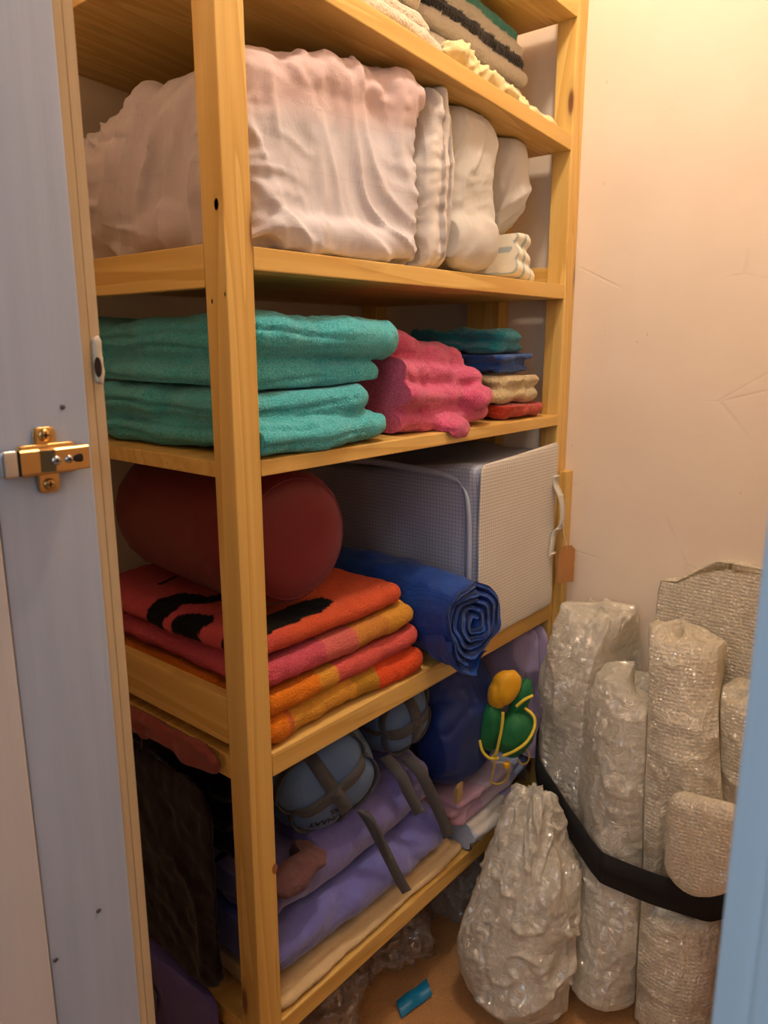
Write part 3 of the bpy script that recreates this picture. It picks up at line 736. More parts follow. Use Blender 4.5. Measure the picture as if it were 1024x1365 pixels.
# blue rolled mat with a spiral end hanging over the shelf edge
M_MAT = NT('blue_woven_polythene')
wv = M_MAT.voro(300, M_MAT.map((1, 1, 1)), rnd=.25); cr = M_MAT.noise(18, 4, .6, None, .5)
M_MAT.set(Base_Color=M_MAT.mix(cr, lin((8, 40, 116)), lin((24, 84, 176))), Roughness=.42, Sheen_Weight=.1)
M_MAT.bump(M_MAT.math('ADD', M_MAT.math('MULTIPLY', wv, .5), M_MAT.math('MULTIPLY', cr, 1.4)), .5, .004); M_MAT = M_MAT.m
pts = []; nt = 4.6; 
for i in range(300):
    k = i/299; th = k*nt*2*PI+.6; r = .010+.066*k
    pts.append((r*math.cos(th), r*math.sin(th)))
v, f = ribbon(pts, .0075, .648, 1.10, 44)
a, u_, w_ = v[:, 0], v[:, 1], v[:, 2]
rad = np.hypot(u_, w_); an = np.arctan2(w_, u_)
P = np.stack([u_, a, w_], 1)
k = np.clip((.80-a)/.15, 0, 1)
wob = 1+.06*np.sin(2*an+1.0)+.05*vn(np.stack([np.cos(an)*2, np.sin(an)*2, a*9], 1), 5)
g = 1+.10*np.clip((a-.9)/.2, -1, 1)*-.3
X = 1.004+u_*wob*g*.84-.02*(a-.70); Z = .757+w_*wob*g*.97-.010*k
Z += .004*fbm(P, 24, 8, 2)*np.clip(rad/.05, 0, 1); X += .004*fbm(P, 24, 9, 2)*np.clip(rad/.05, 0, 1)
Yy = a+.010*vn(np.stack([u_*40, w_*40, 0*a], 1), 3)*k-.012*k*(rad/.08)*np.sin(an*1.0+2)
P = np.stack([X, Yy, Z], 1)
sft = lambda x, l, w: l+w*np.log1p(np.exp(np.clip((x-l)/w, -40, 40)))
P[:, 2] = np.where(P[:, 1] > .694, sft(P[:, 2], S4+.0018, .006), P[:, 2])
P[:, 0] = -sft(-sft(P[:, 0], .9478, .014), -1.0800, .006)
bl = empty('rolled_mat', (1.05, .87, .668), 'bright blue rolled-up woven mat, spiral end hanging over the shelf edge', 'mat')
child('mat_roll', [(P, f)], M_MAT, bl)
# loose outer flap sagging at the mouth of the roll
def flap(u, v):
    th = -2.9+1.9*u; R_ = .082+.004*np.sin(v*9); y = .640+.058*v+.010*np.sin(u*9)
    x = 1.004+R_*np.cos(th)*.86; z = .757+R_*np.sin(th)*1.04-.014*(1-v)*np.sin(u*PI)
    P = np.stack([x, y, z], 1); return P+.003*np.stack([vn(P*60, 1), vn(P*60, 2), vn(P*60, 3)], 1)
Pa, Fa = grid_surf(flap, 40, 16, False)
Pa[:, 1] = np.minimum(Pa[:, 1], .6975)
child('loose_flap', [(Pa, Fa)], M_MAT, bl)

# see-through gridded storage bag: zip bag box with white panel at the front
def grid_mat(name, base, linec, cell, lw, tri=(0, 1, 2), alpha=1.0, rough=.45):
    m = NT(name); s = m.sep(); g = None
    geo = m.n('ShaderNodeNewGeometry'); nn = m.sep(geo.outputs['Normal'])
    for k in tri:
        fr = m.math('FRACT', m.math('DIVIDE', m.math('ADD', s[k], 3.0), cell)); ln = m.math('LESS_THAN', fr, lw)
        ln = m.math('MULTIPLY', ln, m.math('LESS_THAN', m.math('ABSOLUTE', nn[k]), .72))
        g = ln if g is None else m.math('MAXIMUM', g, ln)
    n = m.noise(9, 4, .6)
    b = m.mix(n, lin(tuple(int(x*.9) for x in base)), lin(base))
    m.set(Base_Color=m.mix(m.math('MULTIPLY', g, .75), b, lin(linec)), Roughness=rough)
    m.bump(m.math('ADD', n, m.math('MULTIPLY', g, .15)), .3, .004)
    if alpha < 1: m.l(m.math('MAXIMUM', m.math('MULTIPLY', g, .95), alpha), m.b.inputs['Alpha'])
    return m.m
M_GW = grid_mat('white_gridded_vinyl', (236, 230, 220), (150, 146, 146), .0062, .17)
M_GC = grid_mat('clear_gridded_vinyl', (214, 220, 240), (92, 100, 140), .0070, .14, alpha=.72, rough=.3)
sb = empty('storage_bag', (1.265, .93, S4+.001), 'white gridded zip storage bag standing at the right end of its shelf', 'bag')
bx0, bx1, by0, by1, bz0, bz1 = 1.0845, 1.366, .702, 1.13, S4+.0015, .995
def wavy(shape, seed, a=.004, lock=None):
    v, f = shape; v = v.copy(); v += a*np.stack([fbm(v, 8, seed, 2), fbm(v, 8, seed+1, 2), fbm(v, 8, seed+2, 2)], 1); return v, f
v, f = rbox(((bx0+bx1)/2, (by0+by1)/2, (bz0+bz1)/2), ((bx1-bx0)/2, (by1-by0)/2, (bz1-bz0)/2), .02, 22)
v[:, 2] -= .030*np.clip((v[:, 2]-.8)/.2, 0, 1)*np.clip((v[:, 1]-.74)/.2, 0, 1)*np.clip((1.30-v[:, 0])/.1, 0, 1)
v, f = wavy((v, f), 31, .006); v[:, 2] = np.clip(v[:, 2], bz0, 1.034); v[:, 0] = np.minimum(v[:, 0], 1.3695); v[:, 0] = np.clip(v[:, 0], bx0, 1.3695); v[:, 1] = np.maximum(v[:, 1], .6985)
child('bag_body', [(v, f)], M_GC, sb, label='clear gridded vinyl body')
v, f = rbox((1.2245, .6935, .8375), (.1400, .0036, .1660), (.012, .0030, .012), 18); v[:, 2] += .05*(v[:, 0]-1.2245)*np.clip((v[:, 2]-.75)/.2, 0, 1); v[:, 1] += .002*fbm(v, 9, 4, 2); v[:, 1] = np.minimum(v[:, 1], .6980); v[:, 2] = np.maximum(v[:, 2], S4+.0015)
child('front_panel', [(v, f)], M_GW, sb, label='stiff white gridded front panel')
M_ZIP = plain('pale_blue_zip_tape', (196, 204, 224), .6)
zp = [(bx0-.0035, .712, .70), (bx0-.0035, .7115, .80), (bx0-.0035, .714, .90), (bx0-.0030, .727, .955), (bx0-.002, .77, .972), (bx0-.002, .86, .978), (bx0-.002, .95, .980), (bx0-.001, 1.05, .975)]
child('zip', [band(zp, [(0, .006, 0)]*3+[(0, .005, .004), (0, .001, .006), (0, 0, .006), (0, 0, .006), (0, 0, .006)], .0012)], M_ZIP, sb)
M_HND = cloth('cream_handle_webbing', (232, 224, 208), (210, 200, 182), bump=.8, scale=300)
hp = [(1.352, .6885, .945), (1.352, .6875, .925), (1.351, .676, .905), (1.355, .671, .875), (1.357, .674, .845), (1.355, .6865, .828), (1.349, .6875, .800), (1.347, .6880, .780)]
child('handle', [band(hp, (.010, 0, 0), .0014)], M_HND, sb)
for z in (.943, .905, .838, .784): child('handle_stitching', [rbox((1.352, .6865 if z in (.943, .784) else .676, z), (.0105, .0022, .0022), .0015, 4)], M_HND, sb)
# contents seen through the clear side
M_IN1 = cloth('pale_blue_bedding', (190, 198, 226), (164, 172, 206))
o = blob('folded_blanket', [slab(1.105, 1.345, .73, 1.10, .680+.052*i, .732+.052*i, 300+i, .005, 0, .003) for i in range(5)], M_IN1, None, .006, 3, lambda p, n: .006*(crease(p, 14, 303)-.3), {'zmin': S4+.009, 'zmax': .935, 'xmin': 1.098, 'xmax': 1.352, 'ymin': .716, 'ymax': 1.11})
tag(o, 'pale blue folded bedding seen inside the clear gridded storage bag', 'blanket')
# cardboard tag tied to the handle
ct = empty('cardboard_tag', (1.375, .668, .722), 'brown cardboard luggage tag hanging from the storage bag handle', 'tag')
M_CARD = plain('brown_card', (186, 128, 72), .85)
c_, s_ = math.cos(-.50), math.sin(-.50)
out = [(-.019, -.040), (.019, -.040), (.019, .028), (.010, .038), (-.010, .038), (-.019, .028)]
V = [(1.372+x*c_, .6660+x*s_+.0*z+y, .762+z) for y in (-.0005, .0005) for x, z in out]
F = [list(range(6))[::-1], list(range(6, 12))]+[[i, (i+1) % 6, 6+(i+1) % 6, 6+i] for i in range(6)]
child('card', [(np.array(V), F)], M_CARD, ct, False)
child('string', [tube([(1.372, .6665, .794), (1.370, .668, .808), (1.360, .6695, .828), (1.357, .6695, .850)], .0011, 6)], M_HND, ct)

# thin pink cloth tucked under the towel pile, showing at the open end; one loose thread
def pk(u, v):
    x = .5585+.0*u+.022*v; y = .75+.36*u; z = .664-.012*np.sin(u*11)*v*0
    return np.stack([x, y, 0*x], 1)
sh = [rbox((.5505, .90, .652), (.006, .15, .018), (.004, .04, .014), 14)]
M_PKC = cloth('pink_muslin', (150, 74, 68), (120, 52, 50))
o = blob('pink_cloth', sh, M_PKC, None, .003, 1, lambda p, n: .007*(crease(p, 34, 333, (1, .7, 1.6), .9, 1.8)-.25)+.004*fbm(p, 22, 3, 2), {'xmax': .5595, 'zmax': .683})
tag(o, 'thin pink cloth edge drooping out below the end rail of a shelf', 'cloth')
tag(finish('loose_thread', *tube([(.549, .930, .640), (.5475, .934, .60), (.548, .940, .56), (.5475, .943, .535), (.549, .938, .527), (.550, .931, .529)], .0007, 5), M_PKC), 'single loose pink thread dangling from the cloth at the open end', 'thread')
# ------------------------------------------------------------------ shelf 5 (bottom)
M_CRB = cloth('cream_fleece', (232, 206, 160), (206, 176, 130), .95, .5, 200)
o = blob('folded_blanket', [slab(.60, 1.085, .708, 1.12, .2395, .257, 401, .004, 0, .002), slab(.60, 1.060, .716, 1.12, .255, .274, 402, .004, 0, .002)], M_CRB, None, .0036, 2, fuzz(.001, 60, 4, .003),
         {'zmin': S5+.0012, 'zmax': .2735, 'xmin': .6032}); tag(o, 'thin cream folded blanket under the lavender ones on the bottom shelf', 'blanket')
M_LAV = cloth('lavender_fleece', (124, 124, 198), (100, 100, 174), .95, .6, 90, 700, .5)
def lz(p): return .362+.006*vn(p*np.array([5, 5, 0]), 3)+.05*np.clip((p[:, 1]-.72)/.3, 0, 1)*0
sh = [slab(.590, 1.035, .702, 1.15, .2755, .366, 411, .008, 0, .005)]
o = blob('fleece_blanket', sh, M_LAV, None, .0055, 4, lambda p, n: -.008*crease(p, 7, 413, (.6, 1, 1.5), .9, 3)+.002*fbm(p, 40, 3, 2), {'zmin': .2748, 'zmax': lambda p: lz(p)-.001, 'xmin': .6032, 'xmax': 1.034})
tag(o, 'thick lavender fleece blanket folded on the cream one, bottom shelf', 'blanket', 'lavender blankets')
M_LAV2 = cloth('dusky_lavender_fleece', (124, 118, 184), (100, 94, 160), .95, .6, 90, 700, .5)
v, f = slab(.604, 1.030, .724, 1.15, .364, .436, 421, .008, 0, .005, (.05, .0)); v[:, 2] += .03*np.clip((v[:, 1]-.72)/.1, -.5, 1)*(v[:, 2] > .39)
o = blob('fleece_blanket', [(v, f), rbox((.965, .765, .432), (.06, .04, .035), (.05, .035, .03), 10)], M_LAV2, None, .0055, 4, lambda p, n: -.007*crease(p, 9, 423, (.8, 1, 1), .9, 3)+.002*fbm(p, 40, 3, 2),
         {'zmin': lambda p: lz(p)+.001, 'xmin': .6032, 'xmax': 1.034, 'zmax': lambda p: np.where(p[:, 0] < .725, .425, np.where(p[:, 0] < .905, .452, .478))})
tag(o, 'dusky lavender fleece blanket lying on the thicker one, under the blue-grey sacks', 'blanket', 'lavender blankets')
# lavender corner and dark maroon blanket hanging down over the open end
v, f = rbox((.5465, .95, .165), (.010, .17, .105), (.009, .05, .03), 20)
o = blob('hanging_cloth', [(v, f)], cloth('blue_violet_fleece', (112, 100, 170), (92, 80, 150), .95, .5, 90), None, .0045, 2, lambda p, n: .006*(crease(p, 13, 431, (1, 1, .6))-.3), {'xmax': .5592, 'zmax': .262, 'zmin': .03})
tag(o, 'blue-violet cloth hanging down over the open end of the bottom shelf', 'cloth')
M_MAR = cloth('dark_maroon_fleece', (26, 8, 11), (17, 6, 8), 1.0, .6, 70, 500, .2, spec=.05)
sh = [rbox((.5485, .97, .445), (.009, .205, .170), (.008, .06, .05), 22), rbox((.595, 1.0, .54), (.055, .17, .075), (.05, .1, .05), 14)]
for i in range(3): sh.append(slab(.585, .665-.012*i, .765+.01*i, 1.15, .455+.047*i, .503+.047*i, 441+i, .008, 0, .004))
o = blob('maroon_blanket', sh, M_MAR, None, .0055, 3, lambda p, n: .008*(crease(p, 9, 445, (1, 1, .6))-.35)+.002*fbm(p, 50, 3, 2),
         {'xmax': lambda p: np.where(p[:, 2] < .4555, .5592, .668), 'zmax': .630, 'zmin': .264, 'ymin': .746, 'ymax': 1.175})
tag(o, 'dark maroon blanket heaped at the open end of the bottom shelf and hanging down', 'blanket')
M_TAUPE = cloth('taupe_fleece', (120, 84, 84), (70, 36, 40), .95, .8, 120)
o = blob('fleece_throw', [slab(.612, .715, .706, .765, .426, .448, 451, .008, .25, .006, (.12, 0))], M_TAUPE, None, .004, 2, lambda p, n: .006*(crease(p, 16, 455)-.3)+.002*fbm(p, 90, 3, 2), {'zmin': .4262, 'zmax': .4535, 'xmin': .6035, 'xmax': .722, 'ymax': lambda p: np.where(p[:, 0] < .69, .744, .80)})
tag(o, 'small brownish maroon throw poking out below the larger blue-grey sack', 'blanket')
M_GREYF = cloth('grey_fluff', (128, 122, 128), (96, 90, 100), 1.0, 1.0, 220)
o = blob('grey_cloth', [rbox((.5325, .955, .182), (.0035, .035, .028), (.003, .02, .015), 10, .0)], M_GREYF, None, .0028, 1, lambda p, n: .003*(crease(p, 40, 461)-.3), {'xmax': .5362-.0})
tag(o, 'small grey fluffy cloth corner showing low at the open end', 'cloth')

# blue-grey sleeping bags in compression sacks
M_SBG = cloth('blue_grey_nylon', (96, 126, 168), (78, 104, 146), .55, .3, 26, 1200, .1, spec=.35)
M_WEB = cloth('dark_grey_webbing', (84, 84, 88), (70, 70, 74), .75, .5, 420, 1200)
def comp_sack(c0, ax, R, L, roll, seed, lab, grp, loose, clipz, clipx):
    fn = sack_surf(R, L, .55, .62, .24, .04, seed, .98)
    root = empty('compression_sack', (c0[0], c0[1], c0[2]-R), lab, 'sleeping bag', grp)
    def fin(P):
        P = P.copy(); P[:, 0] = np.clip(P[:, 0], *clipx); P[:, 2] = np.clip(P[:, 2], *clipz); return P
    P, F = grid_surf(lambda u, v: fn(u, v), 112, 96)
    child('sack_body', [(fin(place(P, c0, ax, roll)), F)], M_SBG, root)
    axv = np.array(Vector(ax).normalized())
    for k in range(2):   # webbing straps run over both ends, crossing at the front
        uu = [(k*.25, v) for v in np.linspace(.06, .9995, 26)]+[(k*.25+.5, v) for v in np.linspace(.99, .06, 26)]
        C = on_sack(fn, uu, .0028, c0, ax, roll); T = np.gradient(C, axis=0); Nn = C-np.array(c0)-np.outer((C-np.array(c0))@axv, axv)*.4
        W = np.cross(T, Nn); W /= np.linalg.norm(W, axis=1)[:, None]; 
        b_ = band(fin(C).tolist(), W*.0105, .0010, 3); child('strap', [(fin(b_[0]), b_[1])], M_WEB, root)
    for v in (.74,):
        C = on_sack(fn, [(i/40, v) for i in range(41)], .0024, c0, ax, roll)
        b_ = band(fin(C).tolist(), tuple(axv*.0085), .0009, 2); child('ring_strap', [(fin(b_[0]), b_[1])], M_WEB, root)
    for pts, hw in loose: child('loose_strap', [band(pts, hw, .0009)], M_WEB, root)
    return root, fn
A1, R1 = (-.36, -1, -.10), .5
sk, fn1 = comp_sack((.795, .865, .543), A1, .096, .30, R1, 501, 'larger blue-grey compression sack with black lettering, left of its twin', 'sleeping bags in compression sacks',
    [([(.800, .716, .470), (.812, .706, .44), (.838, .692, .37), (.862, .690, .318), (.878, .688, .288)], (.0085, -.003, .001)),
     ([(.792, .72, .475), (.806, .70, .455), (.828, .694, .40), (.838, .692, .372)], (.003, -.001, .0025))], (.4548, .6305), (.6, .8900))
comp_sack((.962, .860, .560), (-.06, -1, -.03), .069, .26, .2, 509, 'smaller blue-grey compression sack half hidden behind its larger twin', 'sleeping bags in compression sacks',
    [([(.885, .742, .520), (.894, .715, .49), (.905, .705, .455), (.925, .697, .41)], (.0105, -.003, .001)),
     ([(.930, .735, .50), (.945, .71, .47), (.968, .697, .41), (.992, .692, .355), (1.002, .690, .325)], (.0110, -.003, .001))], (.4812, .6305), (.8925, 1.0335))
# printed lettering, upside down on the round end
def lettering(txt, size, u0, v0, parent, fn, c0, ax, roll, mat, up_ang):
    cu = bpy.data.curves.new('t', 'FONT'); cu.body = txt; cu.size = size; cu.align_x = 'CENTER'; cu.resolution_u = 3; cu.offset = size*.02
    ob = bpy.data.objects.new('t', cu); COL.objects.link(ob)
    me = bpy.data.meshes.new_from_object(ob.evaluated_get(bpy.context.evaluated_depsgraph_get()))
    bm = bmesh.new(); bm.from_mesh(me); bmesh.ops.triangulate(bm, faces=bm.faces); bmesh.ops.subdivide_edges(bm, edges=[e for e in bm.edges if e.calc_length() > size*.15], cuts=2); bm.verts.index_update()
    q = np.array([v.co[:] for v in bm.verts]); F = [[v.index for v in p.verts] for p in bm.faces]; bm.free()
    bpy.data.objects.remove(ob); bpy.data.curves.remove(cu); bpy.data.meshes.remove(me)
    # drop the flat letters onto the dome along the axis
    c, s = math.cos(up_ang), math.sin(up_ang); y = u0+q[:, 0]*c-q[:, 1]*s; z = v0+q[:, 0]*s+q[:, 1]*c
    th = np.arctan2(z, y)/(2*PI); rr = np.hypot(y, z); vv = np.full(len(q), .8)
    lo, hi = np.full(len(q), .5), np.full(len(q), .9999)
    for _ in range(26):
        mid = (lo+hi)/2; P = fn(th, mid); r = np.hypot(P[:, 1], P[:, 2]); big = r > rr; lo = np.where(big, mid, lo); hi = np.where(big, hi, mid)
    child('lettering', [(place(fn(th, lo, .0024), c0, ax, roll), F)], mat, parent, False, 'black printed lettering, upside down')
M_INK = plain('black_ink', (8, 9, 12), .6)
LET = (sk, fn1, (.795, .865, .543), A1, R1)
def up_pos(y, z): c, s = math.cos(-R1), math.sin(-R1); return y*c-z*s, y*s+z*c
lettering('KUNAAT', .0150, *up_pos(-.008, -.045), LET[0], LET[1], LET[2], LET[3], LET[4], M_INK, PI+.12-R1)
lettering('185', .0150, *up_pos(.004, -.028), LET[0], LET[1], LET[2], LET[3], LET[4], M_INK, PI+.12-R1)

# big dark blue sleeping bag bundle with its green and yellow stuff bag
M_NAVY = cloth('navy_quilted_nylon', (22, 52, 128), (14, 38, 100), .5, .35, 40, 1000, .1, spec=.4)
v, f = rbox((1.155, .93, .495), (.128, .205, .135), (.11, .15, .11), 22)
def jz(p): return .3535+.0*p[:, 0]
o = blob('sleeping_bag', [(v, f), rbox((1.12, .76, .46), (.10, .06, .09), (.09, .055, .08), 12)], M_NAVY, None, .0055, 5, lambda p, n: .010*fbm(p, 8, 3, 2)-.006*crease(p, 15, 523, (.6, 1, 1), .8, 2.5)+.0016*np.sin(p[:, 0]*230+6*vn(p*9, 3))*np.clip((p[:, 2]-.5)/.05, 0, 1),
         {'zmin': lambda p: jz(p)+.001, 'zmax': .631, 'xmin': 1.0365, 'xmax': 1.284, 'ymin': lambda p: .7085+.0*p[:, 0]})
tag(o, 'puffy navy blue sleeping bag bundle above the pastel sheets', 'sleeping bag')
gs = empty('stuff_bag', (1.19, .675, .41), 'small green stuff bag with yellow end and cords, hanging on the navy bundle', 'bag')
M_GRN = cloth('green_nylon', (14, 116, 62), (8, 92, 48), .5, .5, 30, 1000, .1, spec=.4)
M_YLW = cloth('yellow_nylon', (240, 182, 22), (214, 150, 14), .5, .5, 30, 1000, .1, spec=.4)
M_YTR = cloth('yellow_piping', (240, 214, 74), (222, 190, 50), .7, .3)
RH, FH = np.array((.643, -.766, 0)), np.array((.766, .643, 0)); GC = np.array((1.172, .682, .500))
def gl(dx, dy, dd=0.0): return GC+RH*dx*.00142+np.array((0, 0, -dy*.00146))+FH*dd
def lobe(dx, dy, dd, rx, ry, rd, ang=0.0, n=12):
    u, f = unit(n); u = u/np.linalg.norm(u, axis=1)[:, None]; c, s = math.cos(ang), math.sin(ang)
    x = u[:, 0]*rx*.00142; y = u[:, 1]*ry*.00146; x, y = x*c-y*s, x*s+y*c
    return GC+np.outer(x+dx*.00142, RH)+np.outer(-(y+dy*.00146), (0, 0, 1))+np.outer(u[:, 2]*rd+dd, FH), f
gd = lambda p, n: -.004*crease(p, 40, 77, (1, 1, 1), .8, 2)+.002*fbm(p, 30, 6, 2)
for nm, sh, mt, sd in (('bag_lobe', [lobe(-18, 15, .002, 19, 38, .030, .1)], M_GRN, 1), ('bag_lobe', [lobe(14, 26, -.004, 28, 34, .034, .25)], M_GRN, 2), ('bag_lobe', [lobe(22, -20, .008, 15, 32, .022, .35)], M_GRN, 3), ('yellow_end', [lobe(-1, -40, -.004, 19, 29, .022, .5)], M_YLW, 4)):
    v, f = cat_shapes(sh); tmp = v
    d = -.0035*crease(v, 34, 70+sd, (1, 1, 1), .8, 2)+.0025*fbm(v, 26, sd, 2); cc = v.mean(0); nn = (v-cc)/np.linalg.norm(v-cc, axis=1)[:, None]
    v = v+nn*d[:, None]; v[:, 1] = np.minimum(v[:, 1], .7065)
    child(nm, [(v, f)], mt, gs)
for pts in ([gl(-5, -14, -.028), gl(-6, 5, -.030), gl(-9, 25, -.030), gl(-12, 45, -.026), gl(-16, 54, -.018)], [gl(-34, 30, -.016), gl(-30, 44, -.022), gl(-20, 54, -.022), gl(-8, 52, -.026)],
            [gl(-4, 46, -.034), gl(10, 36, -.042), gl(26, 24, -.040), gl(37, 10, -.028), gl(38, -4, -.018), gl(26, -14, -.010)], [gl(14, -18, -.016), gl(24, -28, -.018), gl(36, -32, -.012)]):
    child('piping', [tube([p.tolist() for p in pts], .0030, 8)], M_YTR, gs)
M_CORD = cloth('yellow_cord', (206, 172, 66), (180, 146, 50), .8, .3)
child('drawcord', [tube([gl(-12, 52, -.03).tolist(), gl(-16, 70, -.03).tolist(), gl(-18, 84, -.03).tolist(), gl(-10, 88, -.032).tolist(), gl(0, 82, -.034).tolist(), gl(4, 66, -.036).tolist(), gl(-4, 54, -.036).tolist()], .0019, 7)], M_CORD, gs)
child('drawcord', [tube([gl(18, 58, -.02).tolist(), gl(26, 64, -.02).tolist(), gl(33, 58, -.02).tolist(), gl(32, 46, -.02).tolist(), gl(26, 38, -.025).tolist()], .0016, 7)], M_CORD, gs)
child('cord_stop', [rbox(gl(2, 58, -.036), (.007, .005, .006), .003, 6)], M_YLW, gs)

# pastel folded sheets
M_PST = cotton_mat('pastel_printed_cotton', (0, 0, 0), attr=True)
def pas(lo):
    C = [np.array(lin(c)) for c in ((214, 176, 190), (226, 204, 206), (176, 190, 214), (222, 216, 208), (178, 170, 206))]
    def f(p, n):
        t = np.mod((p[:, 0]+.5*p[:, 1])*9+lo+.3*vn(p*20, 2), 5).astype(int); return np.array(C)[t]
    return f
pz = lambda p: .297+.004*vn(p*8, 3)
sh = [slab(1.045, 1.29, .690, 1.05, .2395, .262, 531, .008, 0, .004), slab(1.05, 1.255, .684, 1.05, .260, .282, 532, .010, .05, .004), slab(1.06, 1.27, .694, 1.05, .278, .300, 533, .008, 0, .004)]
o = blob('folded_sheet', sh, M_PST, None, .0042, 3, lambda p, n: .005*(crease(p, 14, 535, (1, .6, 1))-.35), {'zmin': lambda p: np.where(p[:, 1] < .70, .21, S5+.0012), 'zmax': lambda p: pz(p)-.001, 'xmin': 1.0895-.002+0*0, 'xmax': 1.372}, pas(0))
tag(o, 'pink and white pastel sheet folded at the bottom right, drooping over the shelf edge', 'sheet', 'pastel sheets')
sh = [slab(1.06, 1.34, .700, 1.05, .299, .318, 541, .008, 0, .004), slab(1.05, 1.33, .712, 1.05, .315, .336, 542, .008, 0, .004), slab(1.055, 1.30, .706, 1.05, .333, .353, 543, .008, 0, .004)]
o = blob('folded_sheet', sh, M_PST, None, .0042, 3, lambda p, n: .005*(crease(p, 14, 545, (1, .6, 1))-.35), {'zmin': lambda p: pz(p)+.001, 'zmax': .3530, 'xmin': 1.037, 'xmax': 1.372, 'ymin': .690}, lambda p, n: pas(2.4)(p, n)*np.array([.8, .8, .95]))
tag(o, 'pale blue and lilac sheet folded between the pastel one and the navy bundle', 'sheet', 'pastel sheets')
# lilac jacket stuffed in upright at the right end
sh = []
for i, (xa, ya) in enumerate(((1.300, .716), (1.318, .704), (1.337, .698), (1.355, .690))):
    v, f = rbox((xa, (ya+.98)/2, .49), (.0105, (.98-ya)/2, .135), (.0095, .035, .04), 18)
    v[:, 0] += .008*vn(v*np.array([0, 7, 9])+i*2, 550); v[:, 1] -= .03*np.clip((.50-v[:, 2])/.14, 0, 1)*np.clip((.8-v[:, 1])/.1, 0, 1); sh.append((v, f))
v, f = rbox((1.330, .686, .352), (.042, .022, .045), (.035, .018, .03), 12, -.2); sh.append((v, f))
o = blob('lilac_jacket', sh, cloth('lilac_cotton', (186, 170, 204), (160, 144, 182), .85, .5, 60), None, .0040, 2, lambda p, n: .008*(crease(p, 13, 553, (1, 1, .45), .9, 1.8)-.3),
         {'zmin': .3545-.04*0, 'zmax': .630, 'xmin': 1.287, 'xmax': lambda p: np.where(p[:, 1] > .6805, 1.3725, 1.382), 'ymin': .664})
tag(o, 'lilac jacket stuffed upright against the far post, hanging over the shelf edge', 'jacket')
o = blob('beige_cloth', [rbox((1.048, .7015, .3665+.02), (.020, .006, .018), (.015, .005, .012), 8, .2)], cloth('beige_cotton', (190, 160, 110), bump=.5), None, .003, 1, lambda p, n: .004*(crease(p, 40, 561)-.3), {'ymax': .7070, 'zmin': .3545, 'xmin': 1.0365})
tag(o, 'scrap of beige cloth tucked under the front of the navy bundle', 'cloth')
# ------------------------------------------------------------------ floor: rolls of bubble wrap tied with a black strap
F_BIG = film('large_bubble_film', (255, 249, 232), .76, 66, .7, 30, 110, .6, .14)
F_SML = film('small_bubble_film', (255, 246, 224), .82, 150, .6, 22, 200, .55, .12, (1, 1, .8))
F_CLR = film('crinkled_clear_film', (236, 232, 224), .30, 0, .6, 30, 110, .6, .12)
ROLLS = [ # name, base, top, radius, cap, seed, film, label
 ('B', (1.262, .572, .0), (1.325, .566, .705), .088, .24, F_BIG, 'tall crinkled roll of large bubble wrap beside the far shelf post', .014),
 ('C', (1.160, .446, .044), (1.290, .480, .585), .072, .14, F_BIG, 'slim roll of bubble wrap standing in the middle of the bundle', .009),
 ('D', (1.190, .326, .020), (1.325, .408, .700), .076, .12, F_SML, 'slim upright roll of bubble wrap right of the middle one, rising above the strap', .008),
 ('E', (1.305, .262, .0), (1.330, .285, .600), .060, .12, F_SML, 'short roll of small bubble wrap at the right of the bundle by the door frame', .007),
 ('G', (1.385, .345, .0), (1.385, .352, .795), .142, .05, F_SML, 'broad flat length of small bubble wrap rising highest against the wall', .004),
 ('A', (1.080, .578, .0), (1.125, .590, .395), .100, .35, F_BIG, 'fat loose bundle of bubble wrap on the floor, leftmost and in front of the shelf', .017),
]
def axis_at(r, z):
    b, t = np.array(r[1]), np.array(r[2]); k = (z-b[2])/(t[2]-b[2]); return b[:2]+k[:, None]*(t[:2]-b[:2])
geo = {}
SZ = lambda y: .235+.30*np.clip(y-.33, -.03, .4)**1.0     # height of the strap across the bundle
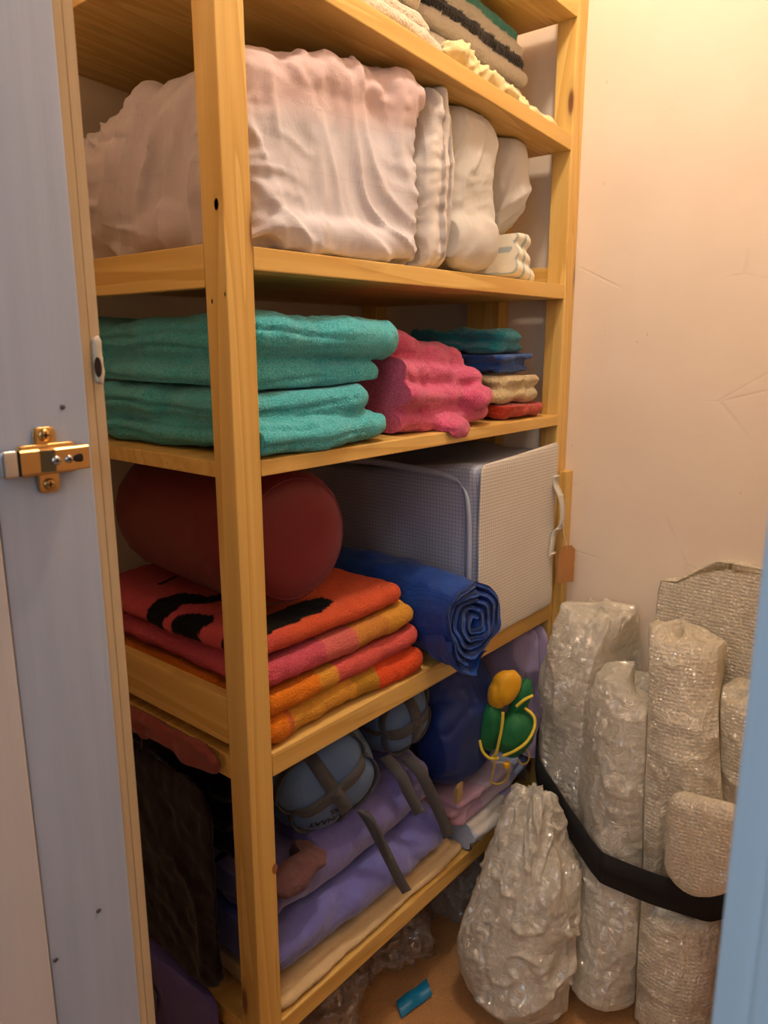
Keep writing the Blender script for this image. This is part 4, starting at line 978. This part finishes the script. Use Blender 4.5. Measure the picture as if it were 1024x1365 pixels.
for i, r in enumerate(ROLLS):
    nm, b, t, R, e, mt, lab, am = r; H = t[2]-b[2]
    def fn(u, v, b=b, R=R, H=H, e=e, seed=600+i*7, am=am, nm=nm, r=r):
        th = u*2*PI; cap = .07
        lo_ = .20 if nm == 'A' else .08; vv = np.clip(v, 0, 1); z = np.clip((vv-.06)/.88, 0, 1)*H
        k = np.where(vv < lo_, np.sqrt(np.clip(1-((lo_-vv)/lo_)**2, 0, 1)), np.where(vv > 1-e, np.clip(1-((vv-1+e)/e)**2.4, 0, 1)**.5, 1))
        prof = 1+.10*np.sin(vv*5+seed)
        if nm == 'A': prof = .84+.38*np.sin(np.clip(vv*1.35, 0, 1)*PI)-.52*vv**2+.03*np.sin(vv*11)
        if nm == 'B': prof = .80+.30*np.sin(np.clip(vv, 0, 1)*2.6)**2
        sx, sy = (1, 1) if nm != 'G' else (.26, 1.0)
        q = np.stack([np.cos(th)*R, np.sin(th)*R, z], 1)
        # overlapping outer ply, soft lengthwise buckles and crumples
        ply = .07*np.clip(((u+.12*np.sin(v*3+seed)) % 1), 0, 1)-.035
        rr = R*k*(prof+ply)
        d = am*.8*folds(q, seed, 6, 20, 5, (0, 2))+am*.45*(crease(q, 30, seed+1, (1, 1, .7), .9, 1.5)-.35)+am*.9*fbm(q, 9, seed+2, 2)
        rr = rr+d*np.clip(k*1.5, 0, 1)
        ragged = (.030 if nm in 'CDE' else .012)*vn(np.stack([np.cos(th)*1.6, np.sin(th)*1.6, 0*th+seed], 1), seed)+(.02*np.cos(th-2.2) if nm in 'CD' else 0)
        z = z+ragged*np.clip((vv-.8)/.2, 0, 1)**2+b[2]
        if nm in 'BCDE': rr = rr*(1-.13*np.exp(-((z-.30)/.06)**2))
        c = axis_at(r, z); P = np.stack([c[:, 0]+np.cos(th)*rr*sx, c[:, 1]+np.sin(th)*rr*sy, z+d*.6*(k < .98)], 1)
        if nm == 'G': P[:, 2] += .035*np.clip((.40-P[:, 1])/.05, -1, .4)*np.clip((z-.7)/.05, 0, 1)
        return P
    geo[nm] = (grid_surf(fn, 190, 200), grid_surf(lambda u, v: fn(u, v, R=R*.72), 110, 90))
def press(P, i):
    r = ROLLS[i]; z = np.clip(P[:, 2], 0, 2); a = axis_at(r, z)
    for j, s in enumerate(ROLLS):
        if j == i: continue
        if s[0] == 'G' or r[0] == 'G':      # the flat one lies behind a plane
            if r[0] == 'G': P[:, 0] = np.maximum(P[:, 0], 1.3905)
            else: P[:, 0] = np.minimum(P[:, 0], 1.3845)
            continue
        b = axis_at(s, z); d = b-a; L = np.linalg.norm(d, axis=1); n = d/L[:, None]
        lim = L*r[3]/(r[3]+s[3])-.0012; h = ((P[:, :2]-a)*n).sum(1); over = np.clip(h-lim, 0, None)
        m = np.clip(1-(P[:, 2]-s[2][2]-.045)/.12, 0, 1)
        P[:, :2] -= n*(over*m)[:, None]
    P[:, 2] = np.maximum(P[:, 2], .0012); P[:, 0] = np.minimum(P[:, 0], 1.4138)
    lim = np.where(P[:, 0] > 1.383, .6805, .672); P[:, 1] = np.minimum(P[:, 1], lim)
    if r[0] == 'D': P[:, 0] = np.where((P[:, 2] > .22) & (P[:, 2] < .495) & (P[:, 1] < .375), np.maximum(P[:, 0], 1.2005), P[:, 0])
    return P
for i, r in enumerate(ROLLS[:5]): press(geo[r[0]][0][0], i); press(geo[r[0]][1][0], i)
def zst(x, y): return .276+.27*(y-.33)+.45*(x-1.19)
allv = np.concatenate([geo[k][0][0] for k in 'BCDE']); 
sel = allv[np.abs(allv[:, 2]-zst(allv[:, 0], allv[:, 1])) < .036][:, :2]
def hull(pts):
    pts = sorted(map(tuple, np.round(pts, 4)))
    def half(ps):
        o = []
        for p in ps:
            while len(o) > 1 and (o[-1][0]-o[-2][0])*(p[1]-o[-2][1])-(o[-1][1]-o[-2][1])*(p[0]-o[-2][0]) <= 0: o.pop()
            o.append(p)
        return o[:-1]
    return np.array(half(pts)+half(pts[::-1]))
HU = hull(sel); cH = HU.mean(0)
def inside(q, grow):
    m = np.ones(len(q), bool)
    for a, b in zip(HU, np.roll(HU, -1, 0)):
        d = b-a; n = np.array([d[1], -d[0]])/(np.hypot(*d)+1e-9); m &= ((q-a)@n) < grow
    return m
for k in (0, 1):
    P = press(geo['A'][k][0], 5); ax_ = axis_at(ROLLS[5], np.clip(P[:, 2], 0, 2))
    for _ in range(24):
        m = inside(P[:, :2], .0115) & (P[:, 2] > .14); P[m, :2] = ax_[m]+(P[m, :2]-ax_[m])*.9
for i, r in enumerate(ROLLS):
    (P, F), (Pi, Fi) = geo[r[0]]
    rt = empty('bubble_wrap_roll', (*r[1][:2], 0), r[6], 'bubble wrap', 'bubble wrap rolls on the closet floor')
    child('outer_ply', [(P, F)], r[5], rt)
    Pi[:, 2] = np.clip(Pi[:, 2], .012, None)
    if r[0] != 'G': child('inner_ply', [(Pi, Fi)], r[5], rt)
# folded pack in front of the right rolls, above the strap
pk_ = empty('bubble_wrap_pack', (1.165, .31, .285), 'small folded pack of bubble wrap tucked above the strap at the right', 'bubble wrap')
v, f = rbox((1.168, .300, .405), (.019, .056, .078), (.018, .024, .024), 22, .25, (0, 0)); v[:, 2] -= .032*np.clip(1-np.abs(v[:, 1]-.302)/.05, 0, 1)*np.clip((.39-v[:, 2])/.06, 0, 1)
v = v+np.array([1, 0, 0])*(.004*folds(v, 71, 5, 40, 6, (1, 2)))[:, None]; v[:, 0] = np.minimum(v[:, 0], 1.1985); v[:, 2] = np.maximum(v[:, 2], .3100)
child('pack_body', [(v, f)], F_SML, pk_)

# black strap round the bundle
M_STRAP = plain('black_elastic_webbing', (20, 19, 20), .9, 0, .4)
H = HU; L = np.concatenate([H, H[:1]]); seg = np.r_[0, np.cumsum(np.linalg.norm(np.diff(L, axis=0), axis=1))]
t = np.linspace(0, seg[-1], 90)[:-1]; R2 = np.stack([np.interp(t, seg, L[:, 0]), np.interp(t, seg, L[:, 1])], 1)
dirv = R2-cH; R2 = R2+dirv/np.linalg.norm(dirv, axis=1)[:, None]*.0035
R2[:, 0] = np.minimum(R2[:, 0], 1.3870)
C3 = [(x, y, zst(x, y)) for x, y in R2]; C3.append(C3[0])
o = finish('strap', *band(C3, (0, 0, .0305), .0011, 2), M_STRAP)
tag(o, 'wide black elastic strap tied slanting round the bubble wrap bundle', 'strap')


# clutter under the bottom shelf
def crumpled(c, r, seed, flat=.8, n=40, amp=.35):
    u, f = unit(n); u = u/np.linalg.norm(u, axis=1)[:, None]
    d = 1+amp*fbm(u, 1.6, seed, 3)+amp*.5*(crease(u, 3.2, seed+2, (1, 1, 1), .8, 1.6)-.4)
    v = u*d[:, None]*np.array(r)+np.array(c); v[:, 2] = np.maximum(v[:, 2], .0015); return v, f
def junk(name, shp, mat, lab, cat, zmax=.202, group=None, ymin=None, xm=None):
    v, f = shp; v[:, 1] = np.minimum(v[:, 1], .931 if ymin is None or ymin < .8 else 1.17); v[:, 2] = np.minimum(v[:, 2], zmax)
    if xm: v[:, 0] = np.clip(v[:, 0], *xm)
    if ymin: v[:, 1] = np.maximum(v[:, 1], ymin)
    tag(finish(name, v, f, mat), lab, cat, group)
F_DRK = film('clear_bag_film', (200, 190, 180), .22, 0, .6, 22, 80, .6, .12)
junk('plastic_bag', crumpled((.975, .835, .075), (.105, .095, .085), 701), F_DRK, 'crumpled clear plastic bag under the bottom shelf, behind the blue tape', 'plastic bag', xm=(.868, 1.108))
junk('plastic_bag', crumpled((.745, .800, .070), (.115, .085, .080), 703), F_DRK, 'crumpled clear plastic bag under the near end of the bottom shelf', 'plastic bag', xm=(.615, .864))
junk('plastic_bag', crumpled((1.180, .80, .065), (.06, .07, .07), 707), F_CLR, 'small crumpled clear bag under the shelf behind the fat bubble wrap bundle', 'plastic bag', xm=(1.112, 1.26), ymin=.702)
M_DKC = cloth('dark_bluish_cloth', (44, 44, 58), (30, 28, 38))
junk('dark_bundle', crumpled((.93, 1.03, .08), (.28, .09, .09), 709, n=30), M_DKC, 'dark cloth bundle far back on the floor under the shelf', 'cloth', ymin=.935)
M_RDS = cloth('dull_red_cloth', (120, 40, 44), (90, 26, 32))
junk('red_cloth', crumpled((1.005, .720, .012), (.022, .010, .010), 711, n=14), M_RDS, 'small dull red scrap on the floor at the front of the clear bag', 'cloth', ymin=.705) if False else None
pts = [(.900, .722, .006), (.925, .716, .010), (.950, .712, .007), (.972, .706, .013)]
tag(finish('tape_strip', *band(pts, (.008, .013, .004), .0008), plain('blue_tape', (20, 128, 176), .45)), 'short strip of bright blue tape lying on the carpet', 'tape')
# pink printed bag and a dark red cushion squeezed in by the door frame
M_PKB = cloth('pale_pink_satin', (226, 150, 156), (206, 124, 132), .5, .4, 20)
pb = empty('pink_bag', (1.24, .215, 0), 'pale pink bag with black patches squeezed between bubble wrap and door frame', 'bag')
v, f = rbox((1.185, .200, .175), (.036, .042, .115), (.03, .035, .05), 20); v = v+(np.array([[1, 0, 0]])*(.010*folds(v, 81, 5, 40, 6, (1, 2)))[:, None]); v[:, 2] = np.maximum(v[:, 2], .072)
v[:, 1] = np.minimum(v[:, 1], .2425)
child('bag_body', [(v, f)], M_PKB, pb)
M_BPT = plain('glossy_black_patch', (24, 20, 24), .35)
for (yy, zz, ry, rz) in ((.232, .195, .011, .026), (.198, .215, .009, .018)):
    u, f2 = unit(10); u = u/np.linalg.norm(u, axis=1)[:, None]; child('black_patch', [(u*np.array((.004, ry, rz))+np.array((1.146, yy-.004, zz)), f2)], M_BPT, pb)
v, f = rbox((1.165, .195, .036), (.07, .055, .034), (.05, .045, .03), 20); v[:, 1] = np.minimum(v[:, 1], .2425); v = v+np.array([[0, 0, 1]])*(.004*fbm(v, 14, 5, 2))[:, None]; v[:, 2] = np.clip(v[:, 2], .001, .0705)
tag(finish('red_cushion', v, f, cloth('dark_red_cotton', (128, 18, 36), (104, 12, 28), .9, .4, 60)), 'dark red cushion on the floor under the pink bag by the door frame', 'cushion')
# ------------------------------------------------------------------ light
def add_light(name, kind, loc, energy, color, **k):
    l = bpy.data.lights.new(name, kind); l.energy = energy; l.color = color
    for a, v in k.items(): setattr(l, a, v)
    o = bpy.data.objects.new(name, l); COL.objects.link(o); o.location = loc; return o
add_light('closet_bulb', 'POINT', (.84, .40, 2.27), 18.5, (1, .88, .74), shadow_soft_size=.05)
o = add_light('doorway_daylight', 'AREA', (-1.15, -.05, 1.8), 10.0, (.76, .87, 1.0), shape='RECTANGLE', size=1.2, size_y=1.4)
o.rotation_euler = (Vector((.6, .30, 1.0))-Vector(o.location)).to_track_quat('-Z', 'Y').to_euler()
w = bpy.data.worlds.new('world'); SC.world = w; w.use_nodes = True
w.node_tree.nodes['Background'].inputs[0].default_value = (.62, .76, 1.0, 1); w.node_tree.nodes['Background'].inputs[1].default_value = .07
SC.view_settings.view_transform = 'Standard'; SC.view_settings.look = 'None'; SC.view_settings.exposure = 0.10
SC.cycles.use_denoising = True
SC.cycles.max_bounces = 10; SC.cycles.transparent_max_bounces = 24
